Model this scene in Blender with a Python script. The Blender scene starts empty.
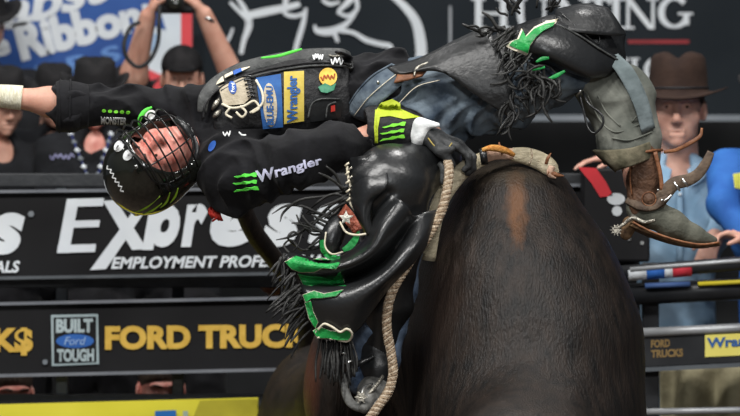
import bpy, bmesh, math, random
import numpy as np
from mathutils import Vector, Matrix, noise
from mathutils.bvhtree import BVHTree
random.seed(7)
SC = bpy.context.scene; COL = SC.collection
F_PX = 3720.0; CAM_D = 12.0; CAM_Z = 1.5
# ---------------------------------------------------------------- camera, world, lights, exposure
cd = bpy.data.cameras.new('camera'); cam = bpy.data.objects.new('camera', cd); COL.objects.link(cam)
cam.location = (0, -CAM_D, CAM_Z); cam.rotation_euler = (math.pi/2, 0, 0)
cd.sensor_width = 36; cd.lens = 36*F_PX/740; cd.clip_end = 200
cd.dof.use_dof = True; cd.dof.focus_distance = CAM_D-0.12; cd.dof.aperture_fstop = 3.2
SC.camera = cam
SC.view_settings.view_transform = 'Standard'; SC.view_settings.look = 'None'
SC.view_settings.exposure = 0.0; SC.view_settings.gamma = 1; SC.view_settings.use_curve_mapping = False
w = bpy.data.worlds.new('arena_air'); SC.world = w; w.use_nodes = True
w.node_tree.nodes['Background'].inputs[0].default_value = (.55, .62, .75, 1)
w.node_tree.nodes['Background'].inputs[1].default_value = 0.10
def area(name, loc, target, size, power, col=(1, 1, 1)):
    l = bpy.data.lights.new(name, 'AREA'); l.energy = power; l.color = col; l.shape = 'RECTANGLE'; l.size = size[0]; l.size_y = size[1]
    o = bpy.data.objects.new(name, l); COL.objects.link(o); o.location = loc
    o.rotation_euler = (Vector(target)-Vector(loc)).to_track_quat('-Z', 'Y').to_euler(); return o
for x, y, z, s, p in ((-4.2, -4.5, 7.2, .55, 260), (-2.6, -5.5, 7.6, .55, 260), (-.8, -5.0, 7.8, .5, 190), (2.2, -6.0, 7.6, .55, 190), (4.6, -5.0, 7.2, .55, 200), (1.5, 1.2, 7.5, .9, 200), (-3.5, 1.6, 7.5, .9, 140)):
    area('arena_and_front_light', (x, y, z), (0, 0, 1.4), (s, s), p, (1, .985, .96))
area('arena_and_front_light', (.6, -9.5, 3.6), (0, 3, 1.6), (.8, .6), 170, (.97, .99, 1))  # flash-like soft front light near the camera, added beside the arena lamps

def P(px, py, y=0.0):
    k = (CAM_D+y)/F_PX
    return Vector(((px-370)*k, y, CAM_Z-(py-208)*k))
def V(*a): return Vector(a)
# ---------------------------------------------------------------- materials
MATS = {}
def mat(name, c1, c2=None, scale=8, rough=.6, metal=0, bump=0, bscale=60, stretch=(1, 1, 1), spec=.3, coat=0, mixlo=.35, mixhi=.65, detail=4, sheen=0, bdetail=3, emit=0, sss=0):
    if name in MATS: return MATS[name]
    m = bpy.data.materials.new(name); m.use_nodes = True; nt = m.node_tree; b = nt.nodes['Principled BSDF']
    c2 = c2 or tuple(x*.8 for x in c1)
    tc = nt.nodes.new('ShaderNodeTexCoord'); mp = nt.nodes.new('ShaderNodeMapping'); mp.inputs['Scale'].default_value = stretch
    nt.links.new(tc.outputs['Object'], mp.inputs[0])
    n = nt.nodes.new('ShaderNodeTexNoise'); n.inputs['Scale'].default_value = scale; n.inputs['Detail'].default_value = detail
    nt.links.new(mp.outputs[0], n.inputs['Vector'])
    r = nt.nodes.new('ShaderNodeValToRGB'); r.color_ramp.elements[0].position = mixlo; r.color_ramp.elements[1].position = mixhi
    r.color_ramp.elements[0].color = (*c1, 1); r.color_ramp.elements[1].color = (*c2, 1)
    nt.links.new(n.outputs['Fac'], r.inputs[0]); nt.links.new(r.outputs[0], b.inputs['Base Color'])
    b.inputs['Roughness'].default_value = rough; b.inputs['Metallic'].default_value = metal
    b.inputs['Specular IOR Level'].default_value = spec; b.inputs['Coat Weight'].default_value = coat; b.inputs['Coat Roughness'].default_value = .08
    b.inputs['Sheen Weight'].default_value = sheen
    if sss: b.inputs['Subsurface Weight'].default_value = sss; b.inputs['Subsurface Scale'].default_value = .01
    if bump:
        n2 = nt.nodes.new('ShaderNodeTexNoise'); n2.inputs['Scale'].default_value = bscale; n2.inputs['Detail'].default_value = bdetail
        nt.links.new(mp.outputs[0], n2.inputs['Vector'])
        bp = nt.nodes.new('ShaderNodeBump'); bp.inputs['Strength'].default_value = bump; bp.inputs['Distance'].default_value = .01
        nt.links.new(n2.outputs['Fac'], bp.inputs['Height']); nt.links.new(bp.outputs[0], b.inputs['Normal'])
    MATS[name] = m; return m
M_leather = mat('black_chap_leather', (.007, .0075, .008), (.016, .017, .018), 5, .33, bump=.12, bscale=70, spec=.6)
M_leather_matt = mat('black_worn_leather', (.007, .0075, .008), (.018, .019, .02), 9, .42, bump=.25, bscale=50, spec=.5)
M_vestl = mat('vest_leather', (.007, .007, .008), (.018, .018, .019), 14, .5, bump=.5, bscale=50)
M_greytrim = mat('grey_trim_leather', (.035, .037, .037), (.085, .088, .086), 20, .5, bump=.5, bscale=70)
M_shirt = mat('black_shirt_cloth', (.0045, .0045, .0055), (.009, .009, .011), 12, .85, bump=.8, bscale=14, sheen=.05, spec=.2)
M_denim = mat('blue_denim', (.030, .046, .07), (.21, .26, .30), 11, .85, bump=.8, bscale=26, detail=9, mixlo=.34, mixhi=.70)
M_ddenim = mat('dark_denim', (.03, .05, .09), (.13, .18, .26), 14, .85, bump=.8, bscale=22, detail=7)
M_canvas = mat('dusty_grey_canvas', (.085, .093, .08), (.21, .215, .185), 9, .9, bump=.5, bscale=24, detail=7)
M_skin = mat('skin', (.50, .25, .18), (.60, .34, .255), 14, .5, bump=.08, bscale=160, sss=.08)
M_skin_red = mat('flushed_skin', (.60, .19, .15), (.76, .38, .31), 22, .38, bump=.1, bscale=160, sss=.08)
M_shell = mat('helmet_shell', (.008, .009, .007), (.016, .017, .013), 6, .16, coat=1, bump=.03, bscale=12)
M_cage = mat('black_cage_wire', (.02, .02, .02), (.035, .035, .035), 30, .28, metal=.6)
M_green = mat('green_foil_leather', (.012, .20, .045), (.025, .36, .08), 25, .4, bump=.4, bscale=60)
M_lime = mat('lime_print', (.20, .72, .04), (.26, .82, .07), 30, .6)
M_claw = mat('green_print', (.10, .70, .06), (.14, .80, .10), 30, .6)
M_yellow = mat('glove_yellow', (.45, .55, .03), (.55, .66, .05), 30, .6, bump=.3, bscale=90)
M_white = mat('white_tape', (.72, .74, .74), (.85, .86, .85), 40, .8, bump=.3, bscale=60)
M_wrist = mat('cream_wrist_tape', (.62, .58, .42), (.80, .77, .62), 60, .9, bump=.6, bscale=120, stretch=(3, 1, .5))
M_cream = mat('cream_edge', (.62, .56, .42), (.78, .72, .58), 60, .7)
M_red = mat('red_cloth', (.40, .02, .015), (.55, .05, .03), 60, .7)
M_brown = mat('brown_leather', (.055, .028, .017), (.12, .062, .036), 22, .6, bump=.8, bscale=60, detail=6)
M_belt = mat('tan_belt_leather', (.14, .055, .025), (.26, .11, .05), 30, .5, bump=.5, bscale=60)
M_suede = mat('grey_green_suede', (.055, .058, .045), (.12, .12, .095), 14, .9, bump=.5, bscale=60, detail=6)
M_strap = mat('dusty_brown_strap', (.085, .06, .045), (.16, .115, .08), 26, .8, bump=.5, bscale=70, detail=6)
M_sole = mat('boot_sole', (.07, .04, .022), (.20, .12, .06), 40, .8, bump=.4, bscale=60)
M_steel = mat('steel', (.55, .56, .55), (.75, .75, .73), 30, .3, metal=1, bump=.1)
M_oldsilver = mat('tarnished_silver', (.25, .235, .2), (.5, .47, .4), 60, .42, metal=.8, bump=.6, bscale=140)
M_rope = mat('braided_rope', (.32, .24, .16), (.60, .50, .38), 90, .9, bump=.7, bscale=220)
M_band = mat('rope_band', (.42, .36, .24), (.60, .53, .38), 20, .8, bump=.5, bscale=90, stretch=(1, 4, 4), detail=6)
M_rosin = mat('orange_rosin', (.45, .16, .03), (.62, .32, .08), 60, .8, bump=.6, bscale=120)
M_horn = mat('horn', (.30, .26, .20), (.12, .10, .08), 6, .4)
M_gold = mat('gold_print', (.55, .34, .05), (.62, .40, .07), 30, .6)
M_blk = mat('black_print', (.01, .01, .012), (.014, .014, .016), 10, .6)
M_hair = mat('dark_hair', (.03, .02, .014), (.06, .04, .028), 90, .7, bump=.5, bscale=200)
M_fringe = mat('fringe_leather', (.012, .012, .012), (.04, .04, .038), 25, .5, bump=.3, bscale=80)
# bull hide: dark brown-black, hair grain along the body, a tan streak over the withers
def hide_mat():
    m = mat('bull_hide', (.0065, .0058, .0055), (.027, .019, .0145), 3.2, .5, bump=.55, bscale=16, stretch=(10, 10, 1.6), mixlo=.32, mixhi=.72, spec=.28, detail=8, bdetail=8)
    nt = m.node_tree; b = nt.nodes['Principled BSDF']; L = nt.links
    tc = nt.nodes.new('ShaderNodeTexCoord')
    ramp = b.inputs['Base Color'].links[0].from_node
    def blob(c, r, col, last, jitter=.35, amt=1):
        mp = nt.nodes.new('ShaderNodeMapping'); mp.vector_type = 'POINT'
        mp.inputs['Location'].default_value = [-c[i]/r[i] for i in range(3)]; mp.inputs['Scale'].default_value = [1/x for x in r]
        L.new(tc.outputs['Object'], mp.inputs[0])
        nz = nt.nodes.new('ShaderNodeTexNoise'); nz.inputs['Scale'].default_value = 9; nz.inputs['Detail'].default_value = 6
        mp2 = nt.nodes.new('ShaderNodeMapping'); mp2.inputs['Scale'].default_value = (4, 4, 1); L.new(tc.outputs['Object'], mp2.inputs[0]); L.new(mp2.outputs[0], nz.inputs['Vector'])
        ln = nt.nodes.new('ShaderNodeVectorMath'); ln.operation = 'LENGTH'; L.new(mp.outputs[0], ln.inputs[0])
        ad = nt.nodes.new('ShaderNodeMath'); ad.operation = 'MULTIPLY_ADD'; L.new(nz.outputs['Fac'], ad.inputs[0]); ad.inputs[1].default_value = jitter*2; L.new(ln.outputs['Value'], ad.inputs[2])
        rp = nt.nodes.new('ShaderNodeMapRange'); rp.inputs['From Min'].default_value = 1.0+jitter; rp.inputs['From Max'].default_value = .25+jitter; rp.inputs['To Min'].default_value = 0; rp.inputs['To Max'].default_value = amt
        L.new(ad.outputs[0], rp.inputs['Value'])
        mx = nt.nodes.new('ShaderNodeMix'); mx.data_type = 'RGBA'; L.new(rp.outputs[0], mx.inputs['Factor']); L.new(last, mx.inputs['A']); mx.inputs['B'].default_value = (*col, 1)
        return mx.outputs['Result']
    o = blob(P(517, 205, -.2), (.042, .8, .16), (.12, .052, .02), ramp.outputs[0], jitter=.6)
    o = blob(P(505, 172, 0), (.19, .8, .07), (.045, .035, .024), o, jitter=.5, amt=.7)
    o = blob(P(430, 290, -.2), (.16, .9, .3), (.048, .031, .023), o, jitter=.5, amt=.6)
    o = blob(P(308, 380, 0), (.05, 1, .18), (.10, .035, .02), o, amt=.8)
    L.new(o, b.inputs['Base Color'])
    return m
M_hide = hide_mat()
# ---------------------------------------------------------------- mesh helpers
def link(name, me, m=None, parent=None, smooth=True):
    o = bpy.data.objects.new(name, me); COL.objects.link(o)
    if m: me.materials.append(m)
    if parent: o.parent = parent; o.matrix_parent_inverse = Matrix.Translation(-parent.location) if parent.type == 'EMPTY' and parent.parent is None else Matrix.Identity(4)
    if smooth and len(me.polygons): me.polygons.foreach_set('use_smooth', [True]*len(me.polygons))
    return o
def mesh(name, vs, fs, m=None, parent=None, smooth=True):
    me = bpy.data.meshes.new(name); me.from_pydata([tuple(v) for v in vs], [], [tuple(f) for f in fs]); me.update()
    return link(name, me, m, parent, smooth)
def tag(o, label, cat=None, group=None, kind=None):
    if label: o['label'] = label
    if cat: o['category'] = cat
    if group: o['group'] = group
    if kind: o['kind'] = kind
    return o
def empty(name, loc, label, cat, group=None):
    o = bpy.data.objects.new(name, None); COL.objects.link(o); o.location = loc; o.empty_display_size = .1
    bpy.context.view_layer.update()
    return tag(o, label, cat, group)
def cr(pts, n):
    """Catmull-Rom through tuples, n samples per span."""
    A = np.array([list(p) for p in pts], float); out = []
    A = np.vstack([2*A[0]-A[1], A, 2*A[-1]-A[-2]])
    for i in range(1, len(A)-2):
        for t in np.arange(n)/n:
            a, b, c, d = A[i-1:i+3]
            out.append(.5*((2*b)+(-a+c)*t+(2*a-5*b+4*c-d)*t*t+(-a+3*b-3*c+d)*t**3))
    out.append(A[-2]); return np.array(out)
def tube_data(pts, r, seg=8, n=6, flat=1.0, up=None, twist=0, caps=True, interp=True):
    """r: number or list per control point. flat squashes the section along the frame's second axis."""
    R = [r]*len(pts) if np.isscalar(r) else r
    Q = cr([(*p, q) for p, q in zip(pts, R)], n) if (interp and len(pts) > 2) else np.array([(*p, q) for p, q in zip(pts, R)])
    C = [Vector(q[:3]) for q in Q]; vs, fs = [], []
    t0 = (C[1]-C[0]).normalized(); u = Vector(up) if up is not None else (Vector((0, -1, 0)) if abs(t0.y) < .9 else Vector((0, 0, 1)))
    u = (u-t0*u.dot(t0)).normalized()
    for i, c in enumerate(C):
        t = (C[min(i+1, len(C)-1)]-C[max(i-1, 0)])
        t = t.normalized() if t.length > 1e-9 else t0
        u = (u-t*u.dot(t)).normalized(); v = t.cross(u)
        a0 = twist*i/len(C)
        for k in range(seg):
            a = 2*math.pi*k/seg
            du, dv = math.cos(a)*flat, math.sin(a)
            x = u*(du*math.cos(a0)-dv*math.sin(a0))+v*(du*math.sin(a0)+dv*math.cos(a0))
            vs.append(c+x*max(Q[i][3], 1e-5))
        if i:
            b = (i-1)*seg
            for k in range(seg):
                fs.append((b+k, b+(k+1) % seg, b+seg+(k+1) % seg, b+seg+k))
    if caps: fs.append(tuple(range(seg))[::-1]); fs.append(tuple(range(len(vs)-seg, len(vs))))
    return vs, fs
def tube(name, pts, r, m, parent=None, **k):
    vs, fs = tube_data(pts, r, **k); return mesh(name, vs, fs, m, parent)
def join(parts):
    vs, fs = [], []
    for a, b in parts:
        o = len(vs); vs += list(a); fs += [tuple(i+o for i in f) for f in b]
    return vs, fs
def box_data(lo, hi):
    x0, y0, z0 = lo; x1, y1, z1 = hi
    vs = [V(x, y, z) for z in (z0, z1) for y in (y0, y1) for x in (x0, x1)]
    return vs, [(0, 2, 3, 1), (4, 5, 7, 6), (0, 1, 5, 4), (2, 6, 7, 3), (0, 4, 6, 2), (1, 3, 7, 5)]
def box(name, lo, hi, m, parent=None, bev=.004, kind=None):
    vs, fs = box_data(lo, hi); o = mesh(name, vs, fs, m, parent, smooth=False)
    if bev:
        b = o.modifiers.new('bevel', 'BEVEL'); b.width = bev; b.segments = 2
    if kind: o['kind'] = kind
    return o
def quad_box(name, a, b, c, d, th, m, parent=None, bev=0):
    """slab with front corners a,b,c,d (world, ccw seen from the front), thickness th backwards (+y)."""
    vs = [a, b, c, d]+[Vector(p)+V(0, th, 0) for p in (a, b, c, d)]
    fs = [(0, 1, 2, 3), (7, 6, 5, 4), (0, 4, 5, 1), (1, 5, 6, 2), (2, 6, 7, 3), (3, 7, 4, 0)]
    o = mesh(name, vs, fs, m, parent, smooth=False)
    if bev: q = o.modifiers.new('bevel', 'BEVEL'); q.width = bev; q.segments = 2
    return o
def sheet(name, rows, m, parent=None, n=5, th=.004, disp=None):
    """smooth surface through a grid of control points, given real thickness."""
    R = [cr(r, n) for r in rows]; C = np.array([cr([R[i][j] for i in range(len(R))], n) for j in range(len(R[0]))])
    w_, h_ = C.shape[0], C.shape[1]
    vs = [Vector(C[i, j]) for i in range(w_) for j in range(h_)]
    if disp: vs = [disp(v) for v in vs]
    fs = [(i*h_+j, i*h_+j+1, (i+1)*h_+j+1, (i+1)*h_+j) for i in range(w_-1) for j in range(h_-1)]
    o = mesh(name, vs, fs, m, parent)
    s = o.modifiers.new('thickness', 'SOLIDIFY'); s.thickness = th; s.offset = 0
    return o
# ---------------------------------------------------------------- signed-distance modelling (smooth unions, then surface nets)
class Sdf:
    def __init__(self): self.p = []
    def cone(self, a, b, ra, rb, k=.02, op='u', sq=None):
        self.p.append(('c', np.array(a, float), np.array(b, float), ra, rb, k, op, sq)); return self
    def chain(self, pts, rs, k=.03, op='u', sq=None):
        for i in range(len(pts)-1): self.cone(pts[i], pts[i+1], rs[i], rs[i+1], k, op, sq)
        return self
    def ell(self, c, r, R=None, k=.02, op='u'):
        self.p.append(('e', np.array(c, float), np.array(r, float), np.array(R if R is not None else Matrix.Identity(3)), None, k, op, None)); return self
    def box(self, c, half, R=None, k=.005, op='u', rnd=0.0):
        self.p.append(('b', np.array(c, float), np.array(half, float), np.array(R if R is not None else Matrix.Identity(3)), rnd, k, op, None)); return self
    def bounds(self):
        lo, hi = [], []
        for q in self.p:
            if q[6] != 'u': continue
            if q[0] == 'c': r = max(q[3], q[4]); a = np.minimum(q[1], q[2])-r; b = np.maximum(q[1], q[2])+r
            else: r = np.linalg.norm(q[2]) if q[0] == 'b' else max(q[2]); a = q[1]-r; b = q[1]+r
            lo.append(a); hi.append(b)
        return np.min(lo, 0), np.max(hi, 0)
    def build(self, h, disp=None, smooth=1, iters=1):
        lo, hi = self.bounds(); lo = lo-3*h-.02; hi = hi+3*h+.02
        n = np.ceil((hi-lo)/h).astype(int)+1
        ax = [lo[i]+h*np.arange(n[i]) for i in range(3)]
        D = np.full(n, 1.0, np.float32)
        for q in self.p:
            kind, c, b, e, rr, k, op, sq = q
            if kind == 'c': mr = max(e, rr); a0 = np.minimum(c, b)-mr; a1 = np.maximum(c, b)+mr
            elif kind == 'e': mr = max(b); a0 = c-mr; a1 = c+mr
            else: mr = np.linalg.norm(b); a0 = c-mr; a1 = c+mr
            mg = 2*k+4*h+.012
            i0 = np.clip(((a0-mg-lo)/h).astype(int), 0, n); i1 = np.clip(((a1+mg-lo)/h).astype(int)+2, 0, n)
            if op == 'i': i0 = np.zeros(3, int); i1 = n
            if np.any(i1 <= i0): continue
            s = tuple(slice(i0[i], i1[i]) for i in range(3))
            X, Y, Z = np.meshgrid(*[ax[i][s[i]].astype(np.float32) for i in range(3)], indexing='ij')
            if kind == 'c':
                ba = b-c; L2 = max(float(ba@ba), 1e-9)
                px, py, pz = X-c[0], Y-c[1], Z-c[2]
                t = np.clip((px*ba[0]+py*ba[1]+pz*ba[2])/L2, 0, 1)
                px -= t*ba[0]; py -= t*ba[1]; pz -= t*ba[2]
                if sq is not None:
                    u = np.array(sq[0], float); u /= np.linalg.norm(u); f = 1/sq[1]-1; dp = (px*u[0]+py*u[1]+pz*u[2])*f
                    px += dp*u[0]; py += dp*u[1]; pz += dp*u[2]
                d = np.sqrt(px*px+py*py+pz*pz)-(e+(rr-e)*t)
            else:
                R = e; x, y, z = X-c[0], Y-c[1], Z-c[2]
                u = x*R[0, 0]+y*R[1, 0]+z*R[2, 0]; v = x*R[0, 1]+y*R[1, 1]+z*R[2, 1]; w_ = x*R[0, 2]+y*R[1, 2]+z*R[2, 2]
                if kind == 'e':
                    k0 = np.sqrt((u/b[0])**2+(v/b[1])**2+(w_/b[2])**2); k1 = np.sqrt((u/b[0]**2)**2+(v/b[1]**2)**2+(w_/b[2]**2)**2)
                    d = np.where(k1 > 1e-6, k0*(k0-1)/np.maximum(k1, 1e-6), -min(b)).astype(np.float32)
                else:
                    qx, qy, qz = np.abs(u)-b[0]+rr, np.abs(v)-b[1]+rr, np.abs(w_)-b[2]+rr
                    d = np.sqrt(np.maximum(qx, 0)**2+np.maximum(qy, 0)**2+np.maximum(qz, 0)**2)+np.minimum(np.maximum(qx, np.maximum(qy, qz)), 0)-rr
            o = D[s]
            if op == 'u': hh = np.clip(.5+.5*(o-d)/k, 0, 1); D[s] = o+(d-o)*hh-k*hh*(1-hh)
            elif op == 's': d = -d; hh = np.clip(.5-.5*(o-d)/k, 0, 1); D[s] = o+(d-o)*hh+k*hh*(1-hh)
            else: hh = np.clip(.5-.5*(o-d)/k, 0, 1); D[s] = o+(d-o)*hh+k*hh*(1-hh)
        if disp is not None:
            X, Y, Z = np.meshgrid(*[a.astype(np.float32) for a in ax], indexing='ij'); D = D+disp(X, Y, Z)
        return nets(D, lo, h, smooth)
def nets(D, lo, h, smooth):
    D = D.copy(); D[0], D[-1], D[:, 0], D[:, -1], D[:, :, 0], D[:, :, -1] = 1, 1, 1, 1, 1, 1
    S = D < 0; n = D.shape
    c = [(i, j, k) for i in (0, 1) for j in (0, 1) for k in (0, 1)]
    def sub(A, o): return A[o[0]:n[0]-1+o[0], o[1]:n[1]-1+o[1], o[2]:n[2]-1+o[2]]
    cnt = sum(sub(S, o).astype(np.int8) for o in c); act = (cnt > 0) & (cnt < 8)
    idx = np.argwhere(act); vid = np.full(act.shape, -1, np.int64); vid[act] = np.arange(len(idx))
    acc = np.zeros((len(idx), 3)); num = np.zeros(len(idx))
    for a in c:
        for ax in range(3):
            if a[ax]: continue
            b = list(a); b[ax] = 1
            da = D[idx[:, 0]+a[0], idx[:, 1]+a[1], idx[:, 2]+a[2]]; db = D[idx[:, 0]+b[0], idx[:, 1]+b[1], idx[:, 2]+b[2]]
            m = (da < 0) != (db < 0); t = np.where(m, da/np.where(m, da-db, 1), 0)
            p = np.tile(np.array(a, float), (len(idx), 1)); p[:, ax] += t
            acc[m] += p[m]; num[m] += 1
    Vx = (idx+acc/num[:, None])*h+lo
    quads = []
    for ax in range(3):
        sl0 = [slice(0, n[i]-1) if i == ax else slice(1, n[i]-1) for i in range(3)]
        sl1 = [slice(1, n[i]) if i == ax else slice(1, n[i]-1) for i in range(3)]
        A, B = S[tuple(sl0)], S[tuple(sl1)]
        e = np.argwhere(A != B); flip = A[tuple(e.T)]
        off = np.array([0 if i == ax else 1 for i in range(3)]); e = e+off
        u, v = [(1, 2), (2, 0), (0, 1)][ax]
        def g(du, dv):
            q = e.copy(); q[:, u] -= du; q[:, v] -= dv; return vid[q[:, 0], q[:, 1], q[:, 2]]
        Q = np.stack([g(1, 1), g(0, 1), g(0, 0), g(1, 0)], 1)
        Q[~flip] = Q[~flip][:, ::-1]; quads.append(Q)
    Q = np.vstack(quads)
    for _ in range(smooth):
        s = np.zeros_like(Vx); cn = np.zeros(len(Vx))
        for a, b in ((0, 1), (1, 2), (2, 3), (3, 0)):
            np.add.at(s, Q[:, a], Vx[Q[:, b]]); np.add.at(cn, Q[:, a], 1); np.add.at(s, Q[:, b], Vx[Q[:, a]]); np.add.at(cn, Q[:, b], 1)
        Vx = .45*Vx+.55*s/np.maximum(cn, 1)[:, None]
    return Vx, Q
def fast_mesh(name, Vx, Q, m=None, parent=None):
    me = bpy.data.meshes.new(name); me.vertices.add(len(Vx)); me.vertices.foreach_set('co', np.asarray(Vx, np.float32).ravel())
    me.loops.add(4*len(Q)); me.loops.foreach_set('vertex_index', np.asarray(Q, np.int32).ravel())
    me.polygons.add(len(Q)); me.polygons.foreach_set('loop_start', np.arange(0, 4*len(Q), 4, dtype=np.int32)); me.polygons.foreach_set('loop_total', np.full(len(Q), 4, np.int32))
    me.update(calc_edges=True); me.validate(); return link(name, me, m, parent)
def sdf_obj(name, s, h, m, parent=None, disp=None, smooth=1):
    Vx, Q = s.build(h, disp, smooth); o = fast_mesh(name, Vx, Q, m, parent); o_data[o.name] = (Vx, Q); return o
o_data = {}
def bvh(*objs):
    vs, fs = [], []
    for o in objs:
        o0 = len(vs); vs += [tuple(v.co) for v in o.data.vertices]; fs += [tuple(i+o0 for i in p.vertices) for p in o.data.polygons]
    return BVHTree.FromPolygons(vs, fs)
def folds(amp, freq, seed, direction=(1, 0, 0), warp=1.2):
    """cloth folds: warped ridges running across `direction`."""
    rs = np.random.RandomState(seed); d = np.array(direction, float); d /= np.linalg.norm(d)
    A = [(rs.normal(size=3)*.5+d, rs.rand()*6.28, a) for a in (1, .7, .5)]; W = [(rs.normal(size=3), rs.rand()*6.28) for _ in range(3)]
    def f(X, Y, Z):
        wv = sum(np.sin(freq*.45*(X*q[0]+Y*q[1]+Z*q[2])+ph) for q, ph in W)*warp
        return (amp*sum(a*np.abs(np.sin(freq*(X*v[0]+Y*v[1]+Z*v[2])*(1+.25*i)+ph+wv)) for i, (v, ph, a) in enumerate(A))-amp).astype(np.float32)
    return f
# ---------------------------------------------------------------- flat marks: text and outlines, laid on a plane or pressed onto a surface
_txt = {}
def text_data(s, bold=0.0, shear=0.0, spacing=1.0):
    key = (s, bold, shear, spacing)
    if key in _txt: return _txt[key]
    cu = bpy.data.curves.new('t', 'FONT'); cu.body = s; cu.offset = bold; cu.shear = shear; cu.space_character = spacing; cu.resolution_u = 4; cu.fill_mode = 'FRONT'
    o = bpy.data.objects.new('t', cu); COL.objects.link(o); bpy.context.view_layer.update()
    me = bpy.data.meshes.new_from_object(o.evaluated_get(bpy.context.evaluated_depsgraph_get())); bpy.data.objects.remove(o)
    vs = np.array([v.co[:2] for v in me.vertices]); fs = [tuple(p.vertices) for p in me.polygons]
    lo, hi = vs.min(0), vs.max(0); vs = (vs-lo)/(hi-lo); _txt[key] = (vs, fs); return _txt[key]
def poly_data(pts):
    """filled outline (any simple polygon) in 0..1 or pixel units."""
    bm = bmesh.new(); vv = [bm.verts.new((p[0], p[1], 0)) for p in pts]; f = bm.faces.new(vv); bm.normal_update(); bmesh.ops.triangulate(bm, faces=[f], ngon_method='EAR_CLIP')
    bm.verts.index_update(); r = (np.array([v.co[:2] for v in bm.verts]), [tuple(v.index for v in f.verts) for f in bm.faces]); bm.free(); return r
def stroke_data(pts, wd, n=6):
    """a brush stroke of changing width along a smooth line, in pixels."""
    W_ = [wd]*len(pts) if np.isscalar(wd) else wd
    Q = cr([(*p, q) for p, q in zip(pts, W_)], n); vs, fs = [], []
    for i, q in enumerate(Q):
        t = Q[min(i+1, len(Q)-1)][:2]-Q[max(i-1, 0)][:2]; t = t/np.linalg.norm(t); nn = np.array((-t[1], t[0]))*q[2]/2
        vs += [q[:2]+nn, q[:2]-nn]
        if i: fs.append((2*i-2, 2*i-1, 2*i+1, 2*i))
    return np.array(vs), fs
def merge2(parts):
    vs, fs = [], []
    for k, (a, b) in enumerate(parts): o = len(vs); vs += [(x[0], x[1], k) for x in a]; fs += [tuple(i+o for i in f) for f in b]
    return np.array(vs), fs
def quadmap(vs, tl, tr, br, bl):
    tl, tr, br, bl = [np.array(q, float) for q in (tl, tr, br, bl)]
    return np.array([(bl*(1-u)+br*u)*(1-v)+(tl*(1-u)+tr*u)*v for u, v in vs[:, :2]])
def mark_plane(name, vf, y, m, parent=None, th=.002, lift=.002):
    """marks given in picture units set on the upright plane at depth y (y may be a function of px)."""
    vs, fs = vf; Y = y if callable(y) else (lambda x: y)
    a = [P(p[0], p[1], Y(p[0])-lift-(p[2]*.0006 if len(p) > 2 else 0)) for p in vs]; return solid(name, a, fs, m, parent, th)
def solid(name, a, fs, m, parent, th):
    o = mesh(name, a, fs, m, parent, smooth=False)
    s = o.modifiers.new('thickness', 'SOLIDIFY'); s.thickness = th; s.offset = 0; return o
EYE = Vector((0, -CAM_D, CAM_Z))
def subdivide2(vf, maxlen):
    vs, fs = vf; bm = bmesh.new(); vv = [bm.verts.new((p[0], p[1], 0)) for p in vs]
    for f in fs:
        try: bm.faces.new([vv[i] for i in f])
        except ValueError: pass
    bm.normal_update(); bmesh.ops.triangulate(bm, faces=bm.faces)
    for _ in range(4):
        e = [x for x in bm.edges if x.calc_length() > maxlen]
        if not e: break
        bmesh.ops.subdivide_edges(bm, edges=e, cuts=1); bmesh.ops.triangulate(bm, faces=bm.faces)
    bm.verts.index_update(); r = (np.array([v.co[:2] for v in bm.verts]), [tuple(v.index for v in f.verts) for f in bm.faces]); bm.free(); return r
def press(name, vf, tree, m, parent=None, th=.002, lift=.003, maxlen=4, fallback=0):
    """press a mark onto a modelled surface."""
    vs, fs = subdivide2(vf, maxlen); out = []; last = None
    hits = []
    for p in vs:
        d = (P(p[0], p[1], 0)-EYE).normalized(); h = tree.ray_cast(EYE, d); hits.append(h[0] if h[0] is not None else None)
    ys = sorted(h.y for h in hits if h is not None); my = ys[len(ys)//2] if ys else fallback
    for p, h in zip(vs, hits):
        if h is None or abs(h.y-my) > .09: h = P(p[0], p[1], my)
        out.append(h+(EYE-h).normalized()*lift)
    return solid(name, out, fs, m, parent, th)
def rect(x0, y0, x1, y1): return (np.array([(x0, y0), (x1, y0), (x1, y1), (x0, y1)]), [(0, 1, 2, 3)])
def quad2(*p): return (np.array(p, float), [(0, 1, 2, 3)])
def text_on(s, tl, tr, br, bl, **k):
    vs, fs = text_data(s, **k); return quadmap(vs, tl, tr, br, bl), fs
def claw(tl, tr, br, bl):
    """three torn vertical scratch marks."""
    a = [(0, 1), (.2, .96), (.24, .85), (.19, .7), (.25, .5), (.17, .35), (.2, .12), (.1, .0), (.11, .3), (.06, .5), (.1, .72), (.03, .86)]
    b = [(.37, .93), (.56, .96), (.6, .84), (.55, .68), (.6, .45), (.54, .3), (.56, .02), (.46, .12), (.46, .4), (.41, .55), (.45, .75), (.38, .84)]
    c = [(.74, .96), (.95, 1), (1, .88), (.94, .72), (1, .5), (.93, .38), (.9, .1), (.82, .2), (.84, .42), (.79, .55), (.83, .75), (.75, .86)]
    return merge2([(quadmap(poly_data(q)[0], tl, tr, br, bl), poly_data(q)[1]) for q in (a, b, c)])
def oval(cx, cy, rx, ry, n=20, rot=0):
    c, s = math.cos(rot), math.sin(rot)
    p = [(cx+rx*math.cos(t)*c-ry*math.sin(t)*s, cy+rx*math.cos(t)*s+ry*math.sin(t)*c) for t in np.linspace(0, 2*math.pi, n, endpoint=False)]
    return (np.array(p), [tuple(range(n))])
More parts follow.
